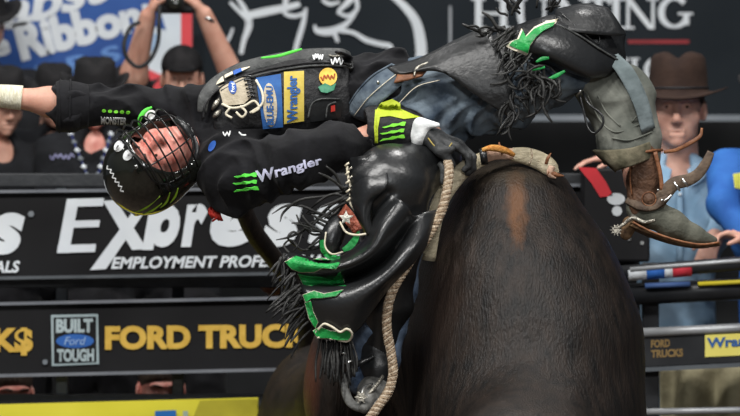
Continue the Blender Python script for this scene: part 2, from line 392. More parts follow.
def scrawl(x0, y0, x1, y1, h, n=7, wd=1.1):
    """illegible script: a zigzag line, for lettering too small to read in the photograph."""
    dx, dy = x1-x0, y1-y0; L = math.hypot(dx, dy); nx, ny = -dy/L, dx/L
    return stroke_data([(x0+dx*i/n+nx*h*(.5 if i % 2 else -.5)*(1 if i % 3 else .5), y0+dy*i/n+ny*h*(.5 if i % 2 else -.5)*(1 if i % 3 else .5)) for i in range(n+1)], wd, 3)
# ================================================================ anatomy
def frame(fwd, up):
    """matrix whose -y axis is fwd and z axis is up."""
    f = Vector(fwd).normalized(); u = Vector(up); u = (u-f*u.dot(f)).normalized(); x = f.cross(u)*-1
    return Matrix((( x.x, -f.x, u.x), (x.y, -f.y, u.y), (x.z, -f.z, u.z)))
def head_sdf(neck=True, mouth_open=0.0):
    s = Sdf()
    s.ell((0, .015, .035), (.074, .095, .085)).ell((0, -.03, -.03), (.062, .063, .08), k=.03).ell((0, -.035, -.083), (.047, .05, .036), k=.03)
    s.ell((0, -.074, -.108), (.02, .018, .016), k=.02)
    for q in (-1, 1):
        s.ell((q*.043, -.062, -.035), (.022, .022, .024), k=.025)
        s.ell((q*.032, -.100, .001), (.02, .016, .013), k=.012, op='s')
        s.ell((q*.031, -.077, 0), (.0145, .0145, .0125), k=.004)
        s.cone((q*.012, -.093, .027), (q*.046, -.079, .026), .012, .008, .012)
        s.ell((q*.078, .012, -.012), (.009, .02, .033), frame((q*.3, -1, .2), (0, 0, 1)), k=.008)
        s.ell((q*.011, -.103, -.046), (.009, .012, .008), k=.006)
    s.cone((0, -.088, .008), (0, -.115, -.038), .008, .012, .012)
    s.cone((-.02, -.088, -.072), (.02, -.088, -.072), .0065, .0065, .007).cone((-.017, -.087, -.086-mouth_open), (.017, -.087, -.086-mouth_open), .0075, .0075, .007)
    s.ell((0, -.1, -.079-mouth_open/2), (.022, .014, .0022+mouth_open*.6), k=.003, op='s')
    if neck: s.cone((0, .03, -.05), (0, .045, -.24), .054, .066, .04)
    return s
def hand_prims(s, w, d, n, t, curl=(.5, .6, .4), sc=1.0, spread=.0, r=1.0):
    """wrist w, finger direction d, palm faces n, thumb side t; four curled fingers of different length and a thumb."""
    w, d, n, t = Vector(w), Vector(d).normalized(), Vector(n).normalized(), Vector(t).normalized()
    L = (.88, 1.0, .94, .76)
    for i in range(4):
        o = (.030-.020*i)*sc; kn = w+d*(.088-.004*abs(i-1))*sc+t*o
        s.cone(w+t*o*.55+d*.01*sc, kn, .014*sc*r, .0115*sc*r, .012)
        a = 0; p = kn; dd = (d+t*spread*(1.5-i)).normalized()
        for j, (ln, rr) in enumerate(((.042, .0098), (.027, .0088), (.021, .0078))):
            a += curl[j]; q = p+(dd*math.cos(a)+n*math.sin(a))*ln*sc*L[i]; s.cone(p, q, rr*sc*r, rr*.92*sc*r, .004); p = q
    b = w+d*.028*sc+t*.026*sc+n*.006; m1 = b+(d*.6+t*.55+n*(.25+curl[0]*.4))*.046*sc; m2 = m1+(d*.85+t*.05+n*(.2+curl[1]*.6)).normalized()*.034*sc
    s.cone(w+t*.01, b, .016*sc*r, .015*sc*r, .012).cone(b, m1, .0135*sc*r, .0115*sc*r, .008).cone(m1, m2, .0108*sc*r, .009*sc*r, .004)
    return s
_tmpl = {}
def head_template(open_=0.0):
    if open_ not in _tmpl: _tmpl[open_] = head_sdf(mouth_open=open_).build(.0042 if open_ == 0 else .0034, None, 1)
    return _tmpl[open_]
def xform(Vx, M3, c, sc=1.0): return (Vx*sc) @ np.array(M3).T + np.array(c)
# ================================================================ the bull
bull = empty('bull', (.45, .3, 0), 'huge dark brown bucking bull with a tan streak over its hump', 'bull')
s = Sdf()
# hump, shoulders, chest facing the camera; barrel bends back and to the left; hips low behind
s.ell(P(514, 196, .10), (.17, .26, .13), k=.10)
s.ell(P(517, 262, .08), (.285, .34, .25), k=.12)
s.ell(P(526, 352, .06), (.385, .46, .40), k=.15)
s.ell(P(528, 440, .02), (.385, .42, .33), k=.12)
s.cone(P(500, 330, .3), P(402, 408, .75), .36, .33, .12)
s.cone(P(402, 412, .75), P(338, 432, 1.5), .33, .27, .12)
s.ell(P(326, 414, 1.62), (.23, .26, .26), k=.1)
s.ell(P(336, 388, .22), (.105, .2, .24), k=.09)       # right flank by the rider's boot
s.chain([P(527, 430, -.15), P(525, 485, -.65), P(520, 540, -.95)], [.30, .22, .15], .12)     # neck lowered to the front
s.chain([P(520, 540, -.98), P(518, 600, -1.12), P(517, 668, -1.2)], [.145, .115, .085], .06)   # head
s.ell(P(517, 676, -1.22), (.085, .06, .055), k=.03)
for q in (-1, 1):
    ex = P(518, 545, -1.0)+V(q*.15, .02, .0); s.ell(ex+V(q*.06, 0, -.02), (.09, .02, .045), k=.02)
    s.ell(P(518, 590, -1.16)+V(q*.07, 0, .02), (.025, .02, .02), k=.02)
    # fore legs tucked under the chest
    a = P(527, 455, 0)+V(q*.22, -.05, 0); s.chain([a, a+V(q*.02, -.05, -.33), a+V(q*.02, .12, -.56), a+V(q*.02, .06, -.64)], [.14, .075, .05, .055], .05)
    # hind legs down to the dirt
    h = P(328, 425, 1.62)+V(q*.11, q*.04, -.04); s.chain([h, V(h.x-.02*q, h.y-.18, .45), V(h.x, h.y+.12, .30), V(h.x, h.y, .08), V(h.x, h.y-.03, .04)], [.15, .10, .06, .045, .062], .05)
def hide_disp(X, Y, Z):
    return (.0035*np.sin(9*Z+3*np.sin(7*X+2*Y))*np.sin(11*X+2*np.sin(5*Z))+.0015*np.sin(31*X+4*np.sin(9*Z))*np.sin(8*Z)).astype(np.float32)
hidebody = sdf_obj('body', s, .013, M_hide, bull, hide_disp, 2)
hb = P(518, 532, -1.0)
for q in (-1, 1):
    tube('horn', [hb+V(q*.1, 0, .03), hb+V(q*.22, -.02, .05), hb+V(q*.30, -.07, .12), hb+V(q*.31, -.12, .20)], [.035, .03, .022, .008], M_horn, bull, seg=12)
    e = P(518, 590, -1.16)+V(q*.085, -.02, .02); tube('eye', [e, e+V(q*.008, -.006, 0)], [.016, .006], M_blk, bull, seg=10)
tl = tube('tail', [P(312, 352, 1.72), P(306, 318, 1.6), P(292, 284, 1.35), P(272, 256, 1.15), P(254, 232, 1.0), P(243, 206, .9), P(246, 188, .8)], [.05, .038, .033, .033, .034, .03, .018], M_hide, bull, seg=12)
hooves = [hidebody]
# ================================================================ the rider
rider = empty('rider', P(430, 140, .1), 'bull rider in black vest and fringed chaps thrown flat to one side', 'person')
# --- head pose
HU = V(-.80, -.24, -.52).normalized(); HF = V(-.16, -.88, .38); HF = (HF-HU*HF.dot(HU)).normalized()
HM = frame(HF, HU); HC = P(153, 163, -.10)
def hl(x, y, z): return HC+HM @ V(x, y, z)
SH_R = P(236, 172, -.10); SH_L = P(226, 104, .02); NECK = P(212, 132, 0)
EL_R = P(318, 158, -.20); WR_R = P(384, 128, -.14); EL_L = P(92, 108, -.02); WR_L = P(8, 97, -.05)
# bare body: head and neck fine, trunk, arms and legs under the clothes, joined into one surface
bs = Sdf()
bs.chain([NECK, P(255, 122, .02), P(310, 106, .04), P(370, 100, .06), P(420, 106, .08)], [.075, .115, .115, .10, .10], .06, sq=((0, 1, 0), .85))
bs.chain([P(235, 140, -.02), SH_R, EL_R, WR_R, P(398, 128, -.14)], [.07, .066, .045, .03, .03], .03)
bs.chain([P(240, 110, .02), SH_L, P(150, 106, 0), EL_L, P(50, 102, -.04), WR_L, P(-6, 96, -.05)], [.06, .062, .046, .043, .045, .029, .027], .03)
hand_prims(bs, P(-8, 96, -.05), V(-1, 0, .04), V(0, -.3, -1), V(.1, -1, .1), (.25, .3, .2), spread=.12)
bs.chain([P(432, 122, .03), P(388, 190, -.20), P(372, 330, -.14), P(370, 380, -.16)], [.07, .065, .045, .04], .03)
bs.chain([P(430, 104, .06), P(602, 58, .0), P(640, 180, -.02), P(650, 212, -.02)], [.10, .052, .045, .04], .03)
A = bs.build(.0065, None, 1); B = head_template(.008)
Bv = xform(B[0], HM, HC, 1.06)
body = fast_mesh('body', np.vstack([A[0], Bv]), np.vstack([A[1], B[1]+len(A[0])]), M_skin, rider)
def head_bits(M3, c, parent, white=.9, open_=0.0, hair=True, sc=1.0, brow=M_hair):
    g = lambda x, y, z: Vector(c)+M3 @ (V(x, y, z)*sc)
    ew = mat('eye_white', (.55, .52, .5), (.62, .6, .58), 10, .2); ei = mat('dark_iris', (.02, .015, .01), (.04, .03, .02), 10, .1)
    for q in (-1, 1):
        v, f = tube_data([g(q*.031, -.0895, -.001), g(q*.031, -.0925, -.001)], .0045*sc, seg=10); mesh('eye', v, f, ei, parent)
        tube('eyebrow', [g(q*.013, -.104, .027), g(q*.03, -.101, .033), g(q*.048, -.086, .028)], [.0035*sc, .0045*sc, .002*sc], brow, parent, seg=6, n=3)
M_face = M_skin_red
o = fast_mesh('face_flush', *(lambda v, q: (v, q))(*(lambda: (Bv+np.array((Bv-np.array(HC))/np.linalg.norm(Bv-np.array(HC), axis=1)[:, None])*.0012, B[1]))()), M_face, rider)
bpy.data.objects.remove(o)                                   # (the flush is the skin's own colour: second slot below)
body.data.materials.append(M_skin_red)
nA = len(body.data.polygons)-len(B[1])
mi = np.zeros(len(body.data.polygons), np.int32); mi[nA:] = 1; body.data.polygons.foreach_set('material_index', mi)
head_bits(HM, HC, rider, sc=1.06)
M_teeth = mat('teeth', (.75, .72, .62), (.85, .83, .75), 30, .25)
tube('teeth', [hl(-.019, -.088, -.082), hl(0, -.097, -.081), hl(.019, -.088, -.082)], .0062, M_teeth, rider, seg=8, n=4)
# --- helmet with wire cage
hs = Sdf()
hs.ell(hl(0, .022, .036), (.134, .152, .134), HM, k=.02)
hs.ell(hl(0, .03, -.03), (.118, .122, .115), HM, k=.04)
for q in (-1, 1): hs.ell(hl(q*.098, .0, -.07), (.03, .055, .06), HM, k=.03)
hs.ell(hl(0, .01, .03), (.104, .122, .104), HM, k=.006, op='s')
hs.ell(hl(0, -.12, -.050), (.106, .17, .100), HM, k=.012, op='s')
hs.ell(hl(0, .03, -.17), (.085, .10, .09), HM, k=.01, op='s')
hs.cone(hl(0, -.142, .075), hl(0, .155, .10), .004, .004, .02)
for q in (-1, 1):
    hs.cone(hl(q*.05, -.125, .085), hl(q*.06, .12, .12), .006, .006, .02)
helmet = sdf_obj('helmet', hs, .0045, M_shell, rider, None, 1)
def arc_bar(z, y0=.0, wdt=.118, dep=.155, name='cage_bar', r=.0026, lift=0):
    pts = []
    for a in np.linspace(-1.25, 1.25, 9):
        pts.append(hl(wdt*math.sin(a)/math.sin(1.25), -dep*math.cos(a)*1.0-.012+abs(math.sin(a))**3*.02, z+lift*math.cos(a)))
    tube(name, pts, r, M_cage, helmet, seg=6, n=2)
for i, z in enumerate((.048, .020, -.008, -.037, -.066, -.096)): arc_bar(z, wdt=.136-.003*i, dep=.180-.005*abs(i-2), r=.0030)
tube('cage_upright', [hl(-.075, -.14, .07), hl(-.082, -.150, .0), hl(-.08, -.148, -.06), hl(-.06, -.125, -.118)], .003, M_cage, helmet, seg=6, n=4)
for q in (-1, 1):
    tube('cage_rim', [hl(0, -.143, .066), hl(q*.06, -.128, .062), hl(q*.105, -.075, .05), hl(q*.116, -.045, .0), hl(q*.108, -.05, -.06), hl(q*.07, -.085, -.118), hl(0, -.115, -.132)], .0038, M_cage, helmet, seg=6, n=4)
    tube('cage_clamp', [hl(q*.112, -.05, .02), hl(q*.128, -.03, .015)], .011, M_cage, helmet, seg=10)
    tube('chin_strap', [hl(q*.100, -.02, -.07), hl(q*.075, -.055, -.125), hl(0, -.075, -.148)], [.008, .008, .009], M_leather, helmet, seg=8, flat=.3)
tube('chin_pad', [hl(-.04, -.085, -.13), hl(0, -.108, -.128), hl(.04, -.085, -.13)], .014, M_leather, helmet, seg=8)
HT = bvh(helmet)
hf = (HF.x, HF.z)
for i, (cx, cy) in enumerate(((119, 146), (128, 155))): press('round_decal', oval(cx, cy, 4.3, 6, rot=.6), HT, M_white, helmet, lift=.002)
press('white_lettering', scrawl(107, 166, 123, 192, 3, 12, .9), HT, M_white, helmet, lift=.002)
def ribbon(name, px, wd, m, parent, tree, lift=.006, thick=.35, fb=-.1, n=6, seg=10):
    pts = [onto(tree, x, y, lift, fb) for x, y in px]
    for i in range(1, len(pts)):
        if abs(pts[i].y-pts[i-1].y) > .07: pts[i] = P(px[i][0], px[i][1], pts[i-1].y)
    return tube(name, pts, wd, m, parent, seg=seg, n=n, flat=thick)
def onto(tree, px, py, lift=.004, fb=-.12):
    h = tree.ray_cast(EYE, (P(px, py, 0)-EYE).normalized())[0]
    if h is None: h = P(px, py, fb)
    return h+(EYE-h).normalized()*lift
M_oll = mat('olive_lime_print', (.22, .36, .02), (.3, .5, .04), 40, .4)
for a in ([(134, 212), (145, 208), (160, 196)], [(143, 214), (152, 210), (162, 203)], [(160, 208), (166, 202), (170, 192)], [(170, 203), (175, 196), (178, 188)]): ribbon('claw_stroke', a, [.002, .0055, .002], M_oll, helmet, HT, lift=.001, thick=.4, n=4, seg=6)
ribbon('green_ring', [(139, 126), (140, 118), (145, 111), (152, 107)], [.003, .007, .007, .003], M_claw, helmet, HT, lift=.002, n=4)
press('white_badge', oval(150, 115, 6, 4.5, rot=-.7), HT, M_white, helmet, lift=.003); press('blue_badge', oval(150, 115, 3.5, 2.3, rot=-.7), HT, mat('blue_print', (.02, .08, .35), (.03, .12, .45), 20, .5), helmet, lift=.0055)
# --- shirt
ss = Sdf()
ss.chain([P(214, 136, -.01), P(250, 118, .01), P(300, 104, .03), P(352, 98, .05), P(392, 100, .07)], [.085, .135, .14, .13, .115], .05, sq=((0, 1, 0), .85))
ss.chain([P(232, 140, -.02), P(232, 168, -.08), P(250, 174, -.13)], [.10, .115, .105], .04)
ss.chain([P(250, 174, -.13), P(300, 158, -.20), P(338, 146, -.20), P(364, 134, -.155)], [.108, .092, .072, .056], .03)
ss.cone(P(232, 205, -.10), P(236, 186, -.11), .045, .07, .05)
ss.chain([P(236, 112, .02), P(205, 106, 0), P(140, 106, 0), P(92, 107, -.02)], [.08, .076, .066, .064], .03)
ss.chain([P(92, 107, -.02), P(70, 106, -.03)], [.068, .086], .02)
ss.cone(P(50, 104, -.032), P(30, 101, -.04), .056, .055, .006, 's')
ss.cone(P(228, 134, -.02), P(200, 130, -.02), .09, .07, .03)
ss.chain([P(368, 96, .03), P(392, 72, .03), P(396, 58, .04)], [.09, .07, .03], .05)       # shirt tail bunched out at the waist
ss.ell(hl(0, .01, -.02), (.086, .10, .118), HM, k=.01, op='s')
ss.cone(P(372, 131, -.148), P(400, 128, -.14), .05, .05, .006, 's')
fsh = folds(.014, 19, 3, (.9, .2, .8), 1.5)
shirt = sdf_obj('shirt', ss, .0062, M_shirt, rider, lambda X, Y, Z: fsh(X, Y, Z), 1)
ST = bvh(shirt)
tube('sleeve_cuff', [P(88, 106, -.024), P(74, 106, -.03), P(62, 106, -.033), P(56, 106, -.035)], [.070, .080, .084, .078], M_shirt, shirt, seg=24)
for k in range(2): tube('sleeve_hem', [P(60+10*k+.5*math.sin(t), 106-26.3*math.sin(t), -.033-.083*math.cos(t)) for t in np.linspace(-1.6, 1.6, 9)], .003, M_shirt, shirt, seg=6, n=2)
press('sleeve_claw_mark', claw((231, 175), (257, 172), (260, 191), (233, 195)) if False else (lambda v: (quadmap(np.stack([v[0][:, 1], v[0][:, 0]], 1), (231, 175), (257, 172), (259, 190), (234, 194)), v[1]))((claw((0, 1), (1, 1), (1, 0), (0, 0)))), ST, M_claw, shirt)
press('sleeve_lettering', text_on('Wrangler', (255, 171), (321, 156), (323, 166), (258, 187), bold=.025), ST, mat('pale_lilac_print', (.6, .6, .8), (.7, .72, .9), 20, .6), shirt)
press('sleeve_lettering', text_on('MONSTER', (101, 117), (127, 118), (126, 125), (101, 124), bold=.03), ST, M_white, shirt)
press('green_print_dots', merge2([oval(104+6*i, 111+.4*i, 2.1, 1.5) for i in range(5)]), ST, M_lime, shirt)
press('collar_mark', stroke_data([(223, 132), (225, 136), (227, 132), (229, 136), (230, 131)], 1.2, 2), ST, M_white, shirt); press('collar_mark', stroke_data([(239, 132), (242, 135), (246, 135)], 1.2, 2), ST, M_white, shirt)
press('collar_mark', oval(212, 146, 3, 6, rot=.5), ST, mat('blue_print', (.02, .08, .35)), shirt)
# red tassel peeping out under the shoulder
rs_ = random.Random(3)
for i in range(14):
    a = P(213+rs_.uniform(-4, 6), 209+rs_.uniform(-3, 3), -.06); tube('red_tuft', [a, a+V(rs_.uniform(-.02, .02), -.02, -.01), a+V(rs_.uniform(-.025, .025), -.01, -.03)], [.005, .006, .003], M_red, shirt, seg=5, n=2)
# --- vest
vs_ = Sdf()
vs_.chain([P(222, 124, 0), P(252, 112, .01), P(300, 102, .03), P(352, 97, .05)], [.12, .152, .16, .145], .05, sq=((0, 1, 0), .86))
vs_.box(P(278, 90, 0), (.235, .4, .3), k=.006, op='i')
vs_.cone(P(200, 140, -.05), P(196, 88, -.10), .05, .05, .03, 's')
vs_.cone(P(255, 185, -.1), P(250, 150, -.12), .10, .06, .03, 's')
fv = folds(.004, 12, 9, (1, 0, .3), 1)
vest = sdf_obj('vest', vs_, .0065, M_vestl, rider, lambda X, Y, Z: fv(X, Y, Z), 1)
VT = bvh(vest)
def onto(tree, px, py, lift=.004, fb=-.12):
    h = tree.ray_cast(EYE, (P(px, py, 0)-EYE).normalized())[0]
    if h is None: h = P(px, py, fb)
    return h+(EYE-h).normalized()*lift
# padded grey edge running from the collar along the top to the waist
edge = [(202, 112), (205, 96), (219, 81), (243, 69), (274, 61), (308, 56), (340, 56), (350, 58)]
def ribbon(name, px, wd, m, parent, tree, lift=.006, thick=.35, fb=-.1, n=6, seg=10):
    pts = [onto(tree, x, y, lift, fb) for x, y in px]
    ys = [p.y for p in pts]
    for i in range(1, len(pts)):
        if abs(pts[i].y-pts[i-1].y) > .07: pts[i] = P(px[i][0], px[i][1], pts[i-1].y)
    return tube(name, pts, wd, m, parent, seg=seg, n=n, flat=thick)
ribbon('vest_edge_band', edge, [.016, .02, .023, .025, .025, .026, .028, .024], M_greytrim, vest, VT, lift=.004)
ribbon('vest_edge_piping', [(x+1, y+7) for x, y in edge], .004, M_vestl, vest, VT, lift=.012, thick=1)
ribbon('vest_zip', [(x+2, y+10) for x, y in edge[2:]], .0035, M_greytrim, vest, VT, lift=.010, thick=1)
ribbon('green_stripe', [(261, 58), (278, 56), (292, 52), (302, 49)], [.003, .005, .005, .003], M_claw, vest, VT, lift=.022, thick=.5)
for k, (x, y, m_) in enumerate(((228, 70, M_cream), (237, 67, mat('blue_print', (.02, .08, .35))), (245, 63, M_cream), (219, 77, M_cream))):
    press('edge_patch', quad2((x-4, y+3), (x+4, y-1), (x+5, y+4), (x-3, y+8)), VT, m_, vest, lift=.017)
press('edge_lettering', scrawl(313, 56.5, 323, 56.5, 6, 8, 1.2), VT, M_white, vest, lift=.026)
press('edge_lettering', scrawl(331, 61, 343, 61.5, 7, 6, 1.1), VT, M_white, vest, lift=.026)
press('edge_emblem', oval(335, 54, 7, 2.6), VT, M_oldsilver, vest, lift=.027)
tube('vest_strap_end', [onto(VT, 338, 52, .02), onto(VT, 348, 58, .02), P(352, 70, onto(VT, 346, 68).y)], [.012, .018, .012], M_vestl, vest, seg=8, flat=.4)
# patches
M_pblue = mat('patch_blue', (.02, .085, .27), (.03, .12, .34), 30, .7); M_pyel = mat('patch_yellow', (.50, .38, .06), (.6, .47, .11), 30, .7)
M_tan = mat('patch_tan', (.42, .36, .26), (.56, .49, .37), 30, .7, bump=.4, bscale=120)
M_navy = mat('navy_print', (.02, .03, .14), (.03, .05, .2), 20, .7)
pb = press('blue_patch', quad2((256, 78), (281, 74), (283, 127), (263, 129)), VT, M_pblue, vest, lift=.006, th=.003)
press('patch_oval', oval(270, 105, 7, 22, rot=-.06), VT, M_tan, pb, lift=.0095)
press('patch_lettering', text_on('BLUE-EMU', (267, 125), (266, 86), (273, 86), (274, 125), bold=.03), VT, M_pblue, pb, lift=.012)
py_ = press('yellow_patch', quad2((284, 72), (304, 71), (304, 121), (284, 124)), VT, M_pyel, vest, lift=.006, th=.003)
press('patch_lettering', text_on('Wrangler', (287, 123), (287, 76), (300, 75), (301, 121), bold=.03), VT, M_pblue, py_, lift=.010)
pr = press('round_patch', oval(328, 77, 9, 9), VT, mat('patch_orange', (.75, .42, .06), (.85, .6, .12), 20, .7), vest, lift=.006, th=.003)
press('fish_mark', poly_data([(318, 87), (325, 83), (331, 86), (336, 83), (334, 90), (327, 93), (321, 92)]), VT, mat('patch_green', (.03, .2, .10), (.1, .32, .2), 50, .7), pr, lift=.010)
press('patch_lettering', scrawl(321, 78, 335, 76, 5, 8, 1.2), VT, mat('print_redbrown', (.4, .08, .02)), pr, lift=.010)
# tan pocket with lacing and blue oval badge
pk = press('tan_pocket', poly_data([(219, 87), (245, 75), (251, 97), (244, 104), (224, 106)]), VT, M_tan, vest, lift=.008, th=.006)
press('blue_oval', oval(232.5, 87.5, 4, 6.5, rot=-.15), VT, mat('blue_print', (.02, .08, .35)), pk, lift=.014)
press('badge_lettering', text_on('Ford', (231, 92), (231, 83), (234.5, 83), (234.5, 92), bold=.02), VT, M_white, pk, lift=.017)
for i in range(6): tube('lacing', [onto(VT, 243+.9*i, 76.5+4*i, .018), onto(VT, 248+.9*i, 75.5+4*i, .02), onto(VT, 252+.7*i, 78+4*i, .014)], .0028, M_leather, pk, seg=5, n=2)
for a in ([(222, 104), (232, 108), (244, 106), (254, 101), (259, 108), (252, 113)], [(230, 108), (226, 114), (232, 118)], [(240, 106), (246, 112), (242, 117), (236, 112)], [(256, 80), (262, 92), (262, 104), (250, 113)]):
    ribbon('pocket_cord', a, .004, M_cream, pk, VT, lift=.014, thick=1)
for i, (x, y, r_) in enumerate(((209, 98, .013), (216, 104, .018), (209, 108, .012), (217, 114, .012), (212, 92, .010))):
    c = onto(VT, x, y, .004); tube('collar_buckle', [c+V(-.012, 0, -r_), c+V(0, -.012, 0), c+V(.012, 0, r_)], [.004, .009, .004], M_oldsilver, vest, seg=8, n=3)
press('pocket_flap', poly_data([(306, 104), (314, 97), (334, 95), (342, 100), (340, 118), (310, 122)]), VT, M_leather, vest, lift=.008, th=.006)
ribbon('pocket_seam', [(308, 118), (312, 104), (322, 99), (340, 99)], .003, M_greytrim, vest, VT, lift=.016, thick=1)
ribbon('pocket_seam', [(326, 118), (328, 106), (336, 102)], .003, M_greytrim, vest, VT, lift=.016, thick=1)
press('red_tag', quad2((331, 106), (335, 105), (335, 111), (331, 112)), VT, M_red, vest, lift=.016)
# --- bare forearm tape
tube('wrist_tape', [P(22, 98, -.048), P(12, 97, -.05), P(0, 96, -.05), P(-12, 96, -.05)], [.040, .039, .037, .036], M_wrist, rider, seg=20, n=5)
for i in range(4): tube('tape_edge', [P(20-9*i, 85.5, -.05), P(19.5-9*i, 92, -.083), P(18-9*i, 101, -.084), P(17-9*i, 109.5, -.052)], .0012, M_cream, rider, seg=5, n=3)
# --- jeans
js = Sdf()
js.chain([P(408, 100, .06), P(432, 106, .06)], [.135, .14], .04)
js.chain([P(430, 108, .05), P(500, 92, .02), P(570, 66, -.01)], [.14, .125, .10], .03)
js.cone(P(372, 88, .04), P(362, 78, .03), .10, .10, .01, 's')
fj = folds(.020, 24, 5, (.8, .1, -.6), 1.2)
jeans = sdf_obj('jeans', js, .0062, M_denim, rider, lambda X, Y, Z: fj(X, Y, Z), 1)
JT = bvh(jeans)
# rolled waistband standing off the hip, with belt and buckle
sheet('jeans_waistband', [[P(347, 108, -.05), P(357, 92, -.10), P(372, 76, -.12), P(392, 64, -.10)], [P(352, 116, -.07), P(366, 98, -.13), P(384, 82, -.14), P(402, 68, -.11)], [P(366, 122, -.06), P(380, 104, -.13), P(398, 88, -.13), P(412, 72, -.10)]], M_denim, jeans, th=.006)
for i in range(2): tube('denim_hem', [P(347+13*i, 108+9*i, -.056-.02*i), P(357+14*i, 92+8*i, -.106-.02*i), P(372+14*i, 76+8*i, -.127-.012*i), P(392+12*i, 64+6*i, -.106)], .0035, M_denim, jeans, seg=6)
tube('stitching', [P(354, 116, -.078), P(368, 98, -.138), P(386, 82, -.147), P(402, 70, -.118)], .0013, M_cream, jeans, seg=5)
tube('stitching', [P(392, 112, -.14), P(404, 98, -.145), P(418, 86, -.14), P(440, 80, -.13)], .0013, M_cream, jeans, seg=5)
tube('rivet', [P(378, 82, -.142), P(378, 82, -.148)], .005, M_steel, jeans, seg=8)
belt = sheet('belt', [[P(402, 66, -.09), P(416, 63, -.10), P(430, 62, -.10)], [P(398, 74, -.13), P(413, 71, -.13), P(428, 69, -.12)], [P(394, 83, -.145), P(408, 80, -.145), P(422, 76, -.14)]], M_belt, rider, th=.008)
tube('buckle', [P(414, 76, -.15), P(417, 68, -.14), P(428, 63, -.125), P(436, 60, -.12)], [.003, .005, .005, .004], M_oldsilver, belt, seg=8, n=4)
# lower leg in dusty canvas, falling from the bent knee to the boot
ls = Sdf()
ls.chain([P(600, 78, .0), P(620, 102, .0), P(630, 140, -.01)], [.104, .113, .102], .03, sq=((0, 1, 0), .8))
ls.chain([P(628, 142, -.01), P(632, 158, -.01)], [.104, .098], .02, sq=((0, 1, 0), .8))
ls.cone(P(630, 176, -.01), P(641, 200, -.01), .085, .08, .012, 's')
fl = folds(.008, 19, 12, (.3, .2, 1), 1.4)
leg_cloth = sdf_obj('trouser_leg', ls, .006, M_canvas, rider, lambda X, Y, Z: fl(X, Y, Z), 1)
LT = bvh(leg_cloth)
sheet('canvas_flap', [[P(618, 54, -.09), P(634, 70, -.11), P(648, 100, -.10), P(655, 128, -.08)], [P(606, 58, -.10), P(620, 78, -.12), P(634, 106, -.115), P(642, 134, -.09)]], mat('pale_canvas', (.12, .15, .155), (.20, .24, .25), 12, .85, bump=.5, bscale=30), leg_cloth, th=.006)
for a in ([(586, 92), (600, 120), (616, 132), (640, 124), (652, 116)], [(612, 138), (630, 140), (652, 132)], [(630, 80), (640, 108), (632, 122)], [(598, 96), (606, 112), (620, 126)]):
    ribbon('canvas_seam', a, .0028, M_canvas, leg_cloth, LT, lift=.003, thick=1)
sheet('frayed_cuff', [[P(592, 150, -.03), P(606, 150, -.10), P(630, 148, -.12), P(654, 140, -.06)], [P(600, 158, -.04), P(612, 162, -.11), P(632, 158, -.125), P(658, 150, -.05)], [P(616, 172, -.04), P(618, 170, -.10), P(634, 165, -.12), P(656, 156, -.05)]], mat('muddy_canvas', (.07, .065, .04), (.17, .15, .10), 22, .9, bump=.6, bscale=40), leg_cloth, th=.006)
tube('loose_cord', [P(583, 92, -.10), P(589, 104, -.13), P(601, 114, -.14), P(603, 124, -.14), P(595, 133, -.13), P(588, 128, -.12), P(584, 112, -.11), P(580, 96, -.10)], .004, M_leather, leg_cloth, seg=6)
tube('metal_tip', [P(577, 96, -.11), P(581, 90, -.125)], .0035, M_steel, leg_cloth, seg=6)
# --- upper chap on the raised leg
cs = Sdf()
cs.chain([P(440, 84, .06), P(500, 69, .03), P(556, 47, .0), P(600, 42, -.0)], [.095, .106, .100, .078], .04)
cs.cone(P(600, 46, -.0), P(604, 66, .0), .075, .07, .04)
cs.chain([P(420, 124, -.03), P(480, 126, -.05), P(560, 96, -.06)], [.085, .11, .10], .02, 's')
fc = folds(.006, 16, 21, (.7, 0, .7), 1.4)
uchap = sdf_obj('upper_chap', cs, .0062, M_leather_matt, rider, lambda X, Y, Z: fc(X, Y, Z), 1)
UT = bvh(uchap)
sheet('chap_yoke', [[P(386, 68, -.11), P(420, 58, -.10), P(452, 42, -.10), P(486, 26, -.10)], [P(400, 74, -.14), P(432, 66, -.14), P(462, 56, -.15), P(500, 50, -.16)], [P(428, 66, -.15), P(448, 74, -.16), P(470, 84, -.18), P(512, 88, -.19)], [P(436, 66, -.15), P(462, 84, -.165), P(486, 102, -.18), P(516, 122, -.17)]], M_leather_matt, uchap, th=.006)
# stiff wing of polished leather over the knee
wing = sheet('chap_wing', [[P(516, 26, -.13), P(545, 18, -.15), P(572, 28, -.155), P(596, 44, -.13), P(619, 58, -.09)],
                           [P(512, 38, -.175), P(540, 35, -.205), P(568, 47, -.195), P(594, 61, -.155), P(615, 68, -.10)],
                           [P(518, 50, -.19), P(544, 54, -.215), P(568, 65, -.20), P(590, 75, -.16), P(608, 75, -.10)],
                           [P(526, 58, -.15), P(546, 62, -.16), P(568, 71, -.15), P(588, 77, -.12), P(602, 76, -.07)]], M_leather, uchap, th=.007)
tube('wing_edge', [P(541, 22, -.17), P(560, 26, -.17), P(580, 36, -.165), P(600, 49, -.14), P(618, 60, -.10)], .0035, M_greytrim, uchap, seg=6)
tube('wing_edge', [P(560, 12, -.12), P(580, 30, -.165), P(598, 44, -.145), P(597, 32, -.13), P(578, 22, -.14)], .0025, M_leather_matt, uchap, seg=6)
sheet('chap_top_cuff', [[P(556, 10, -.06), P(584, 4, -.06), P(608, 8, -.05)], [P(556, 18, -.12), P(584, 14, -.13), P(618, 22, -.10)], [P(566, 30, -.17), P(590, 34, -.165), P(626, 36, -.10)]], M_leather_matt, uchap, th=.006)
def flat_tree(o):
    dg = bpy.context.evaluated_depsgraph_get(); me = o.evaluated_get(dg).to_mesh(); t = BVHTree.FromPolygons([tuple(v.co) for v in me.vertices], [tuple(p.vertices) for p in me.polygons]); return t
WT = flat_tree(wing)
